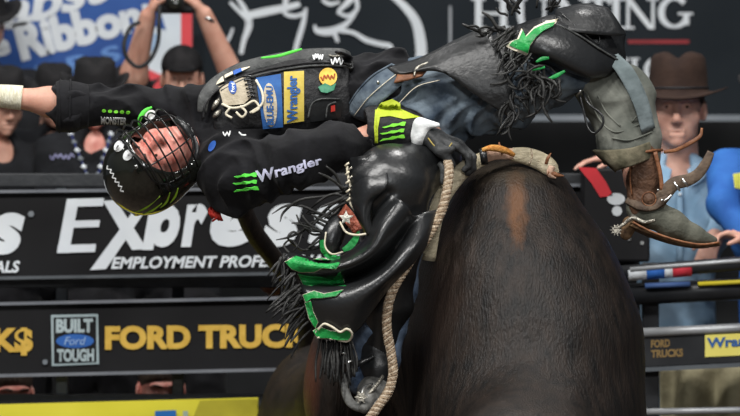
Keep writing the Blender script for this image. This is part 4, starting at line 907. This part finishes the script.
e1 = banner('sign_board', 'long black board with large white lettering, above the gold-lettered board', [(-80, 194), (640, 186), (640, 268), (-80, 280)], ys, M_board, .04, cat='sign')
mark_plane('board_edge', quad2((-80, 191), (640, 183), (640, 186), (-80, 194)), ys-.01, M_alu, e1, th=.02)
mark_plane('board_edge', quad2((-80, 278), (640, 266), (640, 269), (-80, 281)), ys-.01, M_fgrey, e1, th=.02)
M_sw = mat('sign_white', (.62, .66, .70), (.70, .74, .77), 5, .6)
def T_(s, x0, y0, x1, y1, sl=-.012, name='lettering', m=M_sw, par=e1, yy=None, **k):
    tl, tr, br, bl = (x0, y0), (x1, y0+(x1-x0)*sl), (x1, y1+(x1-x0)*sl), (x0, y1); return mark_plane(name, text_on(s, tl, tr, br, bl, **k), (ys-.005) if yy is None else yy, m, par)
mark_plane('letter_e', merge2([quad2((67, 199), (104, 198), (103, 206), (66, 207)), quad2((63, 221), (100, 220), (99, 227), (62, 228)), quad2((58, 245), (96, 244), (95, 252), (57, 253)), quad2((67, 199), (79, 199), (69, 253), (57, 253))]), ys-.005, M_sw, e1)
mark_plane('letter_x', merge2([quad2((103, 201), (116, 200), (147, 249), (132, 250)), quad2((142, 199), (154, 198), (106, 269), (90, 270))]), ys-.005, M_sw, e1)
[T_(c_, a_, 204, b_, 247, shear=.25, bold=.06, name='letter_'+c_) for c_, a_, b_ in (('r', 181, 208), ('e', 210, 254), ('s', 261, 302), ('s', 308, 347))]; T_('o', 150, 204.5, 180, 247.5, shear=.25, bold=.06, name='letter_p_bowl'); mark_plane('letter_p_stem', quad2((150, 206), (161, 205.5), (153, 250), (142, 250)), ys-.0054, M_sw, e1); T_('s', 4, 213, 27, 252, shear=.25, bold=.045) if False else None
T_('ress', -108, 214, 25, 256, shear=.25, bold=.05)
T_('EMPLOYMENT PROFESSIONALS', 111, 257, 340, 269, shear=.25, bold=.03); T_('PROFESSIONALS', -90, 262, 20, 274, shear=.25, bold=.03)
mark_plane('registered_mark', oval(31, 214, 3, 3), ys-.005, M_bgrey, e1)
e2 = banner('sign_board', 'black board with gold lettering and a square grey badge, above the yellow board', [(-80, 307), (640, 292), (640, 362), (-80, 378)], ys, M_board, .04, cat='sign')
mark_plane('board_edge', quad2((-80, 304), (640, 289), (640, 292), (-80, 307)), ys-.01, M_alu, e2, th=.02); mark_plane('board_edge', quad2((-80, 376), (640, 360), (640, 363), (-80, 379)), ys-.01, M_alu, e2, th=.02)
T_('FORD TRUCKS', 105, 326, 322, 350, name='lettering', m=M_gold, par=e2, bold=.05); T_('TRUCK$', -96, 329, 33, 357, m=M_gold, par=e2, bold=.05)
bd = mark_plane('badge_plate', quad2((51, 315), (98, 314), (99, 364), (52, 366)), ys-.005, mat('badge_grey', (.30, .38, .40), (.36, .44, .46), 6, .5), e2)
mark_plane('badge_field', quad2((53.5, 317.5), (96, 316.5), (96.5, 362), (54, 363.5)), ys-.008, M_board, bd)
T_('BUILT', 56, 319, 93, 333, m=mat('badge_letter', (.38, .46, .48)), par=bd, bold=.05, yy=ys-.012); T_('TOUGH', 57, 349, 94, 362, m=mat('badge_letter', (.38, .46, .48)), par=bd, bold=.05, yy=ys-.012)
mark_plane('blue_oval', oval(75, 341, 19, 7), ys-.010, mat('oval_blue', (.02, .09, .32), (.03, .12, .4), 10, .4), bd); T_('Ford', 64, 337, 86, 345, m=mat('pale_script', (.3, .45, .7)), par=bd, shear=.3, yy=ys-.014)
mark_plane('bolt', oval(45, 362, 2.6, 2.6), ys-.008, M_bgrey, e2)
e3 = banner('sign_board', 'bright yellow board with small blue square at the lower left edge', [(-80, 407), (258, 398), (258, 520), (-80, 520)], ys-.05, mat('board_yellow', (.62, .56, .03), (.70, .63, .05), 3, .5), .04, cat='sign')
mark_plane('blue_square', quad2((155, 411), (176, 410), (176, 430), (155, 430)), ys-.06, mat('square_blue', (.02, .16, .5)), e3); mark_plane('gold_block', quad2((198, 404), (250, 399), (256, 399), (256, 430), (190, 430)) if False else poly_data([(200, 400.5), (257, 399), (257, 430), (188, 430)]), ys-.06, mat('board_gold', (.48, .42, .03)), e3); mark_plane('small_mark', rect(183, 411, 188, 425), ys-.062, mat('pale_mark', (.4, .5, .4)), e3)
# box-shaped monitor sign on the right of the bull
mon = empty('equipment_case', P(612, 230, 1.7), 'black case with a red corner panel beside the bull', 'case')
a, b = P(584, 168, 1.6), P(650, 262, 1.6); box('body', (a.x, 1.6, b.z), (b.x, 1.85, a.z), M_board, mon, .01)
mark_plane('red_panel', poly_data([(578, 167), (596, 168), (606, 182), (613, 196), (600, 197), (592, 184)]), 1.6, mat('panel_red', (.55, .03, .04)), mon, lift=.004)
mark_plane('white_mark', merge2([oval(616, 199, 9, 6), oval(617, 211, 5, 5)]), 1.6, mat('mark_white', (.55, .58, .6)), mon, lift=.004)
for x, y in ((629, 239), (642, 243)): mark_plane('bolt', oval(x, y, 2, 2), 1.6, M_steel, mon, lift=.004)
# right-hand gate rails
yg = 1.5
def gx(x0, y0, x1, y1, r, name, m, par, dy=0, **k): return tube(name, [P(x0, y0, yg+dy), P(x1, y1, yg+dy)], r, m, par, seg=16, interp=False, **k)
gate = empty('chute_gate', P(700, 400, yg), 'horizontal pipe rail gate to the right of the bull', 'gate')
M_rail = mat('rail_grey_and_highlight', (.28, .29, .30), (.36, .37, .38), 8, .35, metal=.3); M_rblack = mat('rail_black', (.012, .013, .015), (.02, .021, .023), 8, .35)
r1 = gx(618, 273, 800, 259, .026, 'rail', M_rblack, gate); gx(630, 269.5, 800, 256, .008, 'rail_highlight_strip', M_rail, gate, -.025)  # pale grey strip draws the highlight along the black rail
gx(646, 272, 664, 270.5, .028, 'blue_wrap', mat('wrap_blue', (.03, .14, .5)), gate); gx(664, 270.6, 672, 270, .0282, 'white_wrap', M_sw, gate); gx(672, 270, 691, 268.5, .028, 'red_wrap', mat('wrap_red', (.6, .04, .06)), gate); gx(628, 273.3, 646, 272, .0275, 'white_wrap', M_sw, gate)
r2 = gx(618, 295, 800, 286, .040, 'rail', M_rblack, gate, .05); gx(698, 284, 800, 279, .008, 'yellow_strip', mat('strip_yellow', (.6, .5, .03)), gate, -.0); gx(645, 286, 690, 284, .010, 'blue_strip', mat('strip_blue', (.05, .1, .25)), gate, -.0)
quad_box('rail_board', P(640, 369, yg), P(800, 361, yg), P(800, 328, yg), P(640, 335, yg), .06, M_rblack, gate, .008); gx(636, 333, 800, 325, .017, 'rail', M_rail, gate, -.0)  # pale tube along the top is the black rail's highlight, modelled as geometry
quad_box('lower_lip', P(640, 372, yg-.02), P(800, 364, yg-.02), P(800, 360, yg-.02), P(640, 368, yg-.02), .06, M_fgrey, gate)
gx(636, 412, 800, 409, .012, 'rail', M_rail, gate)
mark_plane('lettering', text_on('FORD', (651, 340), (670, 339), (670, 347), (651, 348), bold=.04), yg, mat('dull_gold_print', (.22, .14, .05)), gate); mark_plane('lettering', text_on('TRUCKS', (651, 350), (683, 348.5), (683, 356.5), (651, 358), bold=.04), yg, mat('dull_gold_print', (.22, .14, .05)), gate)
pl = mark_plane('yellow_placard', quad2((705, 335), (790, 331), (790, 353), (705, 357)), yg, mat('placard_yellow', (.66, .58, .12), (.72, .64, .16), 4, .6), gate, lift=.004)
mark_plane('lettering', text_on('Wrangler', (707, 338), (772, 334.5), (772, 347), (707, 351), bold=.03), yg-.006, M_pblue, pl)
for x, z1 in ((651, 1.3), (795, 1.3)): c = P(x, 300, yg+.08); box('gate_post', (c.x-.03, c.y, 0), (c.x+.03, c.y+.06, z1), M_rblack, gate)
cv = empty('canvas_screen', P(705, 416, 1.78), 'olive beige canvas hung behind the lowest gate rail', 'canvas')
sheet('cloth', [[P(660+14*i, 366, 1.78+.03*math.sin(i*1.9)) for i in range(10)], [P(660+14*i, 400, 1.78+.05*math.sin(i*1.9+.6)) for i in range(10)], [P(660+14*i, 440, 1.78+.04*math.sin(i*1.9+1)) for i in range(10)]], mat('olive_canvas', (.20, .18, .11), (.30, .27, .17), 7, .9, bump=.3), cv, th=.01)
# ================================================================ onlookers
def cowboy_hat(parent, M3, c, m, mb, crown=.108, brim=.17, sc=1.0, curl=.05, name='cowboy_hat'):
    vs, fs = [], []; NA = 40
    prof = [(brim, 0, 1), (brim*.86, -.004, 1), (.125, -.004, .5), (.105, .0, .2), (.100, .02, 0), (.097, .06, 0), (.092, .10, 0), (.080, crown, 0), (.050, crown+.008, 0), (.015, crown-.012, 0)]
    for r_, z, bw in prof:
        for k in range(NA):
            a = 2*math.pi*k/NA; x, y = r_*math.cos(a)*.86, r_*math.sin(a)*1.08; zz = z+bw*curl*(abs(math.cos(a))**2.2)*(r_/brim)**2-bw*.02*(abs(math.sin(a))**2)
            if bw == 0 and r_ < .09 and z > .08: zz -= .022*math.exp(-(x/.022)**2)
            if bw == 0 and z > .05: x *= 1-.12*max(0, -math.sin(a)) ; 
            vs.append(Vector(c)+M3 @ (V(x, y+.012, zz+.042)*sc))
    for i in range(len(prof)-1):
        for k in range(NA): fs.append((i*NA+k, i*NA+(k+1) % NA, (i+1)*NA+(k+1) % NA, (i+1)*NA+k))
    fs.append(tuple(range((len(prof)-1)*NA, len(prof)*NA)))
    o = mesh(name, vs, fs, m, parent); q = o.modifiers.new('thickness', 'SOLIDIFY'); q.thickness = .005; q.offset = 1
    band = [Vector(c)+M3 @ (V(.103*math.cos(a)*.86, .103*math.sin(a)*1.08+.012, .055)*sc) for a in np.linspace(0, 2*math.pi, 25)]
    tube('hat_band', band, .009, mb, o, seg=6, n=2, flat=.4, up=(0, 0, 1)) if False else tube('hat_band', band, .006, mb, o, seg=6, n=2)
    return o
def ball_cap(parent, M3, c, m, sc=1.0):
    s = Sdf(); g = lambda x, y, z: Vector(c)+M3 @ (V(x, y, z)*sc)
    s.ell(g(0, .014, .045), (.090*sc, .108*sc, .092*sc), M3); s.box(g(0, .01, -.062), (.2, .2, .09), M3, op='s'); s.ell(g(0, -.12, .038), (.07*sc, .07*sc, .010*sc), M3, k=.012)
    return sdf_obj('cap', s, .008, m, parent, None, 1)
def person(name, label, hp, y, look=(0, -1, 0), up=(0, 0, 1), shirt=M_shirt, trousers=M_shirt, arms=(), hat=None, hatm=None, group=None, skin=M_skin, foot=.18, torso=True, sc=1.0, lean=0, hair=M_hair, hatargs={}):
    """hp: pixel of the eye line; arms: list of (elbow, wrist, finger direction, palm normal, thumb side, curl)."""
    C = P(hp[0], hp[1], y); M3 = frame(look, up)
    e = empty(name, (C.x, C.y+.04, foot), label, 'person', group)
    hv, hq = head_template(0.0); parts_v = [xform(hv, M3, C, sc)]; parts_q = [hq]
    b = Sdf(); ch = C+V(0, .05, -.40); pel = V(C.x, C.y+.08, max(foot+.92, .5) if C.z-foot > 1.4 else C.z-.75)
    pel.z = min(pel.z, C.z-.66); b.chain([C+V(0, .04, -.2), ch, pel], [.07, .10, .10], .05, sq=((0, 1, 0), .8))
    sr, sl = C+V(-.18*sc, .05, -.235*sc), C+V(.18*sc, .05, -.235*sc)
    cl = Sdf(); cl.cone(C+V(0, .045, -.175*sc), C+V(0, .045, -.23*sc), .078, .12, .03); cl.cone(sr+V(.03, 0, -.02), sl+V(-.03, 0, -.02), .085, .085, .06); cl.chain([C+V(0, .05, -.35), C+V(0, .05, -.5), pel], [.16, .15, .155], .06, sq=((0, 1, 0), .72)); cl.cone(sr+V(.05, 0, -.06), C+V(-.07, .05, -.5), .11, .11, .06).cone(sl+V(-.05, 0, -.06), C+V(.07, .05, -.5), .11, .11, .06)
    cl.cone(C+V(0, -.06, -.05), C+V(0, -.03, -.20*sc), .05, .05, .015, 's')
    for s0, (el, wr, fd, pn, ts, cu, sleeve) in zip((sr, sl), arms):
        el, wr = Vector(el), Vector(wr); b.chain([s0, el, wr], [.06, .052, .034], .03); hand_prims(b, wr, fd, pn, ts, cu)
        if sleeve >= 1: cl.chain([s0, el, el.lerp(wr, .9)], [.078, .06, .044], .03)
        else: cl.chain([s0, s0.lerp(el, .75)], [.082, .075], .03)
    kn = pel.z*.5+foot*.5
    lg = Sdf(); lg.cone(pel, pel+V(0, 0, -.08), .155, .15, .05)
    for q in (-1, 1): lg.chain([pel+V(q*.08, 0, -.06), V(pel.x+q*.10, pel.y-.02, kn), V(pel.x+q*.11, pel.y+.02, foot+.07)], [.105, .075, .06], .04)
    bv, bq = b.build(.0075); parts_v.append(bv); parts_q.append(bq+len(parts_v[0]))
    fast_mesh('body', np.vstack(parts_v), np.vstack(parts_q), skin, e)
    fp = folds(.007, 15, len(label), (.5, .3, 1), 1.2); so = sdf_obj('shirt', cl, .0105, shirt, e, lambda X, Y, Z: fp(X, Y, Z), 1); sdf_obj('trousers', lg, .016, trousers, e, lambda X, Y, Z: fp(X, Y, Z), 1)
    for q in (-1, 1):
        s = Sdf(); f0 = V(pel.x+q*.11, pel.y+.02, foot+.045); s.cone(f0, f0+V(0, -.16, -.01), .045, .036, .02); s.box(f0+V(0, -.05, -.09), (.2, .3, .05), op='s'); sdf_obj('boot', s, .01, M_brown, e)
    head_bits(M3, C, e, sc=sc, brow=hair)
    hs_ = Sdf(); g = lambda x, y_, z: C+M3 @ (V(x, y_, z)*sc); hs_.ell(g(0, .02, .037), (.081*sc, .099*sc, .091*sc), M3); hs_.ell(g(0, -.085, -.03), (.09, .075, .085), M3, k=.015, op='s'); hs_.box(g(0, 0, -.15), (.2, .2, .09), M3, op='s'); sdf_obj('hair', hs_, .008, hair, e)
    if hat == 'cowboy': cowboy_hat(e, M3, C, hatm, M_blk, sc=sc, **hatargs)
    if hat == 'cap': ball_cap(e, M3, C, hatm, sc*.93)
    return e, so, C
M_blackhat = mat('black_felt', (.008, .008, .009), (.014, .013, .014), 12, .9, bump=.2); M_brownhat = mat('brown_felt', (.022, .011, .008), (.036, .019, .013), 12, .9, bump=.2)
M_ltshirt = mat('light_blue_shirt', (.22, .36, .50), (.32, .46, .60), 9, .85, bump=.3, bscale=20); M_blshirt = mat('bright_blue_shirt', (.018, .09, .34), (.03, .14, .44), 9, .8, bump=.3, bscale=20)
M_faded = mat('faded_jeans', (.13, .23, .36), (.22, .34, .48), 9, .85, bump=.4, bscale=30); M_skin2 = mat('tanned_skin', (.52, .27, .20), (.62, .36, .28), 14, .5, sss=.06)
dn = V(0, -.2, -1)
g1, g1s, gC = person('person', 'man in brown cowboy hat and light blue shirt resting a hand on the rail', (678, 106), 2.3, look=(-.12, -1, -.04), shirt=M_ltshirt, trousers=M_faded, hat='cowboy', hatm=M_brownhat, skin=M_skin2,
    arms=((P(622, 190, 2.2), P(618, 158, 1.95), V(-1, -.2, -.05), V(0, -.1, -1), V(.1, -1, 0), (.2, .3, .2), 1), (P(730, 200, 2.35), P(715, 238, 2.05), V(-.4, -.3, -.8), V(0, 1, 0), V(-.6, 0, .5), (.3, .4, .3), 1)), foot=.0, sc=1.27, hatargs=dict(brim=.175, crown=.112, curl=.012))
for q in (-1, 1): sheet('shirt_collar', [[gC+V(q*.03, -.075, -.245), gC+V(q*.075, -.03, -.215), gC+V(q*.085, .04, -.20)], [gC+V(q*.045, -.105, -.31), gC+V(q*.10, -.07, -.275), gC+V(q*.12, .02, -.25)]], M_ltshirt, g1, th=.005)
tube('shirt_placket', [gC+V(0, -.085, -.28), gC+V(0, -.09, -.42), gC+V(0, -.085, -.6)], .012, M_ltshirt, g1, seg=8, flat=.3)
for z in (-.34, -.43, -.52): tube('button', [gC+V(0, -.092, z), gC+V(0, -.100, z)], .006, M_sw, g1, seg=8)
g2_, g2s, _ = person('person', 'person in bright blue shirt at the right edge of the photo', (780, 100), 1.95, look=(-.5, -1, 0), shirt=M_blshirt, hat='cowboy', hatm=M_blackhat, trousers=M_faded, skin=M_skin2,
    arms=((P(722, 205, 1.85), P(748, 240, 1.75), V(-.95, -.1, .25), V(0, -.2, -1), V(.1, -1, .2), (.5, .6, .4), 1), (P(806, 210, 1.95), P(800, 250, 1.8), V(-.4, -.3, -.8), V(0, 1, 0), V(-.6, 0, .5), (.3, .4, .3), 1)), foot=.0, sc=1.08)
press('yellow_shoulder_mark', quad2((733, 174), (744, 172), (744, 190), (735, 188)), bvh(g2s), mat('print_yellow', (.6, .6, .1)), g2_)
M_blks = mat('black_jacket', (.006, .0065, .008), (.012, .013, .016), 9, .9, bump=.3)
down = lambda x, y=2.9: ((P(x-44, 196, y), P(x-34, 240, y-.12), V(.3, -.2, -.9), V(.5, 1, 0), V(.5, -.6, .2), (.3, .4, .3), 1), (P(x+44, 196, y), P(x+34, 240, y-.12), V(-.3, -.2, -.9), V(-.5, 1, 0), V(-.5, -.6, .2), (.3, .4, .3), 1))
g3, g3s, C3 = person('person', 'onlooker in black jacket with a white beaded lanyard and black cowboy hat', (95, 96), 2.85, look=(.1, -1, -.25), shirt=M_blks, hat='cowboy', hatm=M_blackhat, arms=down(94, 2.87), foot=.18, sc=.95, skin=M_skin_red)
T3 = bvh(g3s); press('chest_lettering', scrawl(50, 157, 74, 156, 5, 9, 1.4), T3, mat('lilac_print', (.25, .25, .42)), g3)
for sgn in (0, 1):
    for i in range(7):
        x = (71+3.2*i) if sgn == 0 else (111-2.6*i); yv = 134+8.2*i; c = onto(T3, x, yv, .008, 2.75); tube('lanyard_patch', [c+V(-.008, 0, .006), c+V(.008, 0, -.006)], .0085, M_sw if i % 2 == 0 else M_bgrey, g3, seg=8, flat=.4)
    tube('lanyard_cord', [onto(T3, (71 if sgn == 0 else 111)+(3.2 if sgn == 0 else -2.6)*i, 134+8.2*i, .005, 2.75) for i in range(7)], .004, M_navy, g3, seg=6, n=2)
person('person', 'onlooker in black at the left edge with a black cowboy hat', (2, 104), 3.2, look=(.5, -1, -.2), shirt=M_blks, hat='cowboy', hatm=M_blackhat, arms=down(2, 3.22), sc=.98)
person('person', 'onlooker with black cowboy hat standing just right of the lanyard wearer', (132, 99), 3.9, look=(-.3, -1, -.4), shirt=M_blks, hat='cowboy', hatm=M_blackhat, arms=down(134, 3.9), sc=.88)
person('person', 'onlooker whose small black hat shows left of the lanyard wearer', (54, 98), 3.6, look=(.2, -1, -.3), shirt=M_blks, hat='cowboy', hatm=M_blackhat, arms=down(54, 3.62), sc=.88)
# dark hat close to the corner
person('person', 'onlooker at the top left corner with only a dark hat brim in view', (-18, 24), 4.1, look=(.4, -1, -.2), shirt=M_blks, hat='cowboy', hatm=M_blackhat, arms=down(-14, 4.02), sc=1.15, foot=.18)
g6, g6s, C6 = person('person', 'photographer in black cap holding a camera overhead with both arms', (182, 77), 3.15, look=(.05, -1, -.1), shirt=M_blks, hat='cap', hatm=M_blackhat, skin=M_skin, sc=1.03,
    arms=((P(134, 74, 3.05), P(148, 16, 2.95), V(.35, -.05, .9), V(1, -.2, 0), V(.3, -.9, .2), (.6, .7, .4), 0), (P(236, 84, 3.05), P(204, 14, 2.95), V(-.5, -.05, .8), V(-1, -.2, 0), V(-.3, -.9, .2), (.6, .7, .4), 0)))
tube('wristwatch', [P(207+6.5*math.cos(t)*.9-2*math.sin(t), 21+2.5*math.cos(t)+2.5*math.sin(t), 2.955+.035*math.sin(t)) for t in np.linspace(0, 6.28, 13)], .007, M_steel, g6, seg=6, n=2)
cm = empty('camera_body', P(177, 6, 2.95), 'black photo camera with lens held up above the man in the cap', 'camera')
s = Sdf(); c = P(176, 1, 2.95); s.box(c, (.075, .035, .05), rnd=.012).box(c+V(0, 0, .055), (.03, .03, .022), rnd=.008, k=.012).cone(c+V(-.065, -.02, 0), c+V(-.065, -.02, -.03), .02, .02, .01); sdf_obj('body', s, .006, M_blk, cm)
tube('lens', [c+V(0, -.03, -.01), c+V(0, -.10, -.015), c+V(0, -.11, -.015)], [.036, .040, .036], M_cage, cm, seg=20, interp=False); tube('lens_glass', [c+V(0, -.108, -.015), c+V(0, -.114, -.015)], [.03, .02], M_shell, cm, seg=20, interp=False)
tube('camera_strap', [P(160, -2, 2.92), P(159, 20, 2.86), P(158, 42, 2.86), P(150, 60, 2.86), P(138, 67, 2.86), P(127, 58, 2.86), P(124, 44, 2.86), P(130, 28, 2.88), P(140, 22, 2.9)], .0085, M_blk, cm, seg=8, flat=.4)
# people crouched behind the lower boards
def crouch(hp, y, label, look=(0, -1, .1), m=M_hair, hat=None, sk=M_skin2): return person('person', label, hp, y, look=look, shirt=M_blks, hat=hat, hatm=M_blackhat, arms=(), foot=P(0, hp[1], y).z-1.0, skin=sk, sc=1.1)
for hp, lb, lk in (((161, 388), 'flushed dark haired head seen between the gold-lettered board and the yellow board', (.2, -1, -.2)), ((10, 392), 'head at the lower left corner just above the yellow board', (.3, -1, -.2))):
    C = P(hp[0], hp[1], 2.34); M3 = frame(lk, (0, 0, 1)); e = empty('person', (C.x, C.y+.05, 0), lb, 'person')
    hv, hq = head_template(0.0); b = Sdf(); hip = V(C.x, C.y+.22, .28)
    b.chain([C+V(0, .05, -.2), C+V(0, .12, -.42), hip], [.07, .1, .1], .04); bv, bq = b.build(.01); fast_mesh('body', np.vstack([xform(hv, M3, C, 1.1), bv]), np.vstack([hq, bq+len(hv)]), M_skin_red, e)
    cl = Sdf(); cl.chain([C+V(0, .05, -.24), C+V(0, .12, -.4), hip], [.10, .16, .16], .05, sq=((0, 1, 0), .8)); 
    for q in (-1, 1): cl.chain([C+V(q*.17, .08, -.3), C+V(q*.22, .0, -.5), V(C.x+q*.12, C.y-.05, .35)], [.07, .055, .045], .03)
    sdf_obj('shirt', cl, .014, M_blks, e)
    lg = Sdf()
    for q in (-1, 1): lg.chain([hip+V(q*.08, 0, -.02), V(C.x+q*.15, C.y-.15, .42), V(C.x+q*.14, C.y+.05, .06)], [.11, .08, .06], .04)
    sdf_obj('trousers', lg, .014, M_shirt, e); head_bits(M3, C, e, sc=1.1)
    s = Sdf(); g = lambda x, y_, z: C+M3 @ (V(x, y_, z)*1.1); s.ell(g(0, .015, .045), (.088, .108, .095), M3); s.ell(g(0, -.09, -.045), (.1, .085, .085), M3, k=.015, op='s'); s.box(g(0, 0, -.16), (.2, .2, .09), M3, op='s'); sdf_obj('hair', s, .008, M_hair, e)
# bystander's hand by the bull's tail
ph_ = empty('person', (P(300, 0, 2.1).x, 2.15, 0), 'dark clothed arm with pale hand gripping the board behind the tail', 'person')
s = Sdf(); hand_prims(s, P(284, 300, 2.2), V(-.35, -.5, .9), V(-.3, -1, 0), V(-.9, .3, 0), (.5, .9, .6), sc=1.0); s.cone(P(284, 300, 2.2), P(296, 330, 2.3), .03, .04, .02); s.chain([P(296, 330, 2.3), P(320, 280, 2.45), P(330, 262, 2.5)], [.04, .05, .05], .03); 
C = P(340, 214, 2.5); hv, hq = head_template(0.0); s.chain([C+V(0, .05, -.2), C+V(0, .05, -.42), C+V(0, .08, -.75)], [.07, .11, .11], .04); s.cone(P(330, 262, 2.5), C+V(0, .05, -.35), .05, .08, .04)
bv, bq = s.build(.006); fast_mesh('body', np.vstack([xform(hv, frame((0, -1, 0), (0, 0, 1)), C), bv]), np.vstack([hq, bq+len(hv)]), M_skin, ph_)
s = Sdf(); s.chain([P(291, 318, 2.27), P(297, 330, 2.3), P(320, 280, 2.45), P(330, 262, 2.5)], [.045, .052, .065, .07], .03).cone(P(330, 262, 2.5), C+V(0, .05, -.35), .075, .13, .05).cone(C+V(0, .05, -.3), C+V(0, .08, -.75), .14, .15, .04).cone(C+V(0, .05, -.36), C+V(.19, .05, -.36), .1, .075, .04).chain([C+V(.19, .05, -.36), C+V(.23, .05, -.6), C+V(.2, -.1, -.8)], [.075, .06, .045], .03); sdf_obj('jacket', s, .012, M_blks, ph_)
s = Sdf(); hip = C+V(0, .08, -.75)
for q in (-1, 1): s.chain([hip+V(q*.08, 0, 0), V(hip.x+q*.1, hip.y, .45), V(hip.x+q*.1, hip.y, .06)], [.11, .08, .06], .04)
sdf_obj('trousers', s, .014, M_shirt, ph_)
s = Sdf(); s.ell(C+V(0, .02, .037), (.081, .099, .091)); s.ell(C+V(0, -.085, -.03), (.09, .075, .085), k=.015, op='s'); s.box(C+V(0, 0, -.15), (.2, .2, .09), op='s'); sdf_obj('hair', s, .008, M_hair, ph_)
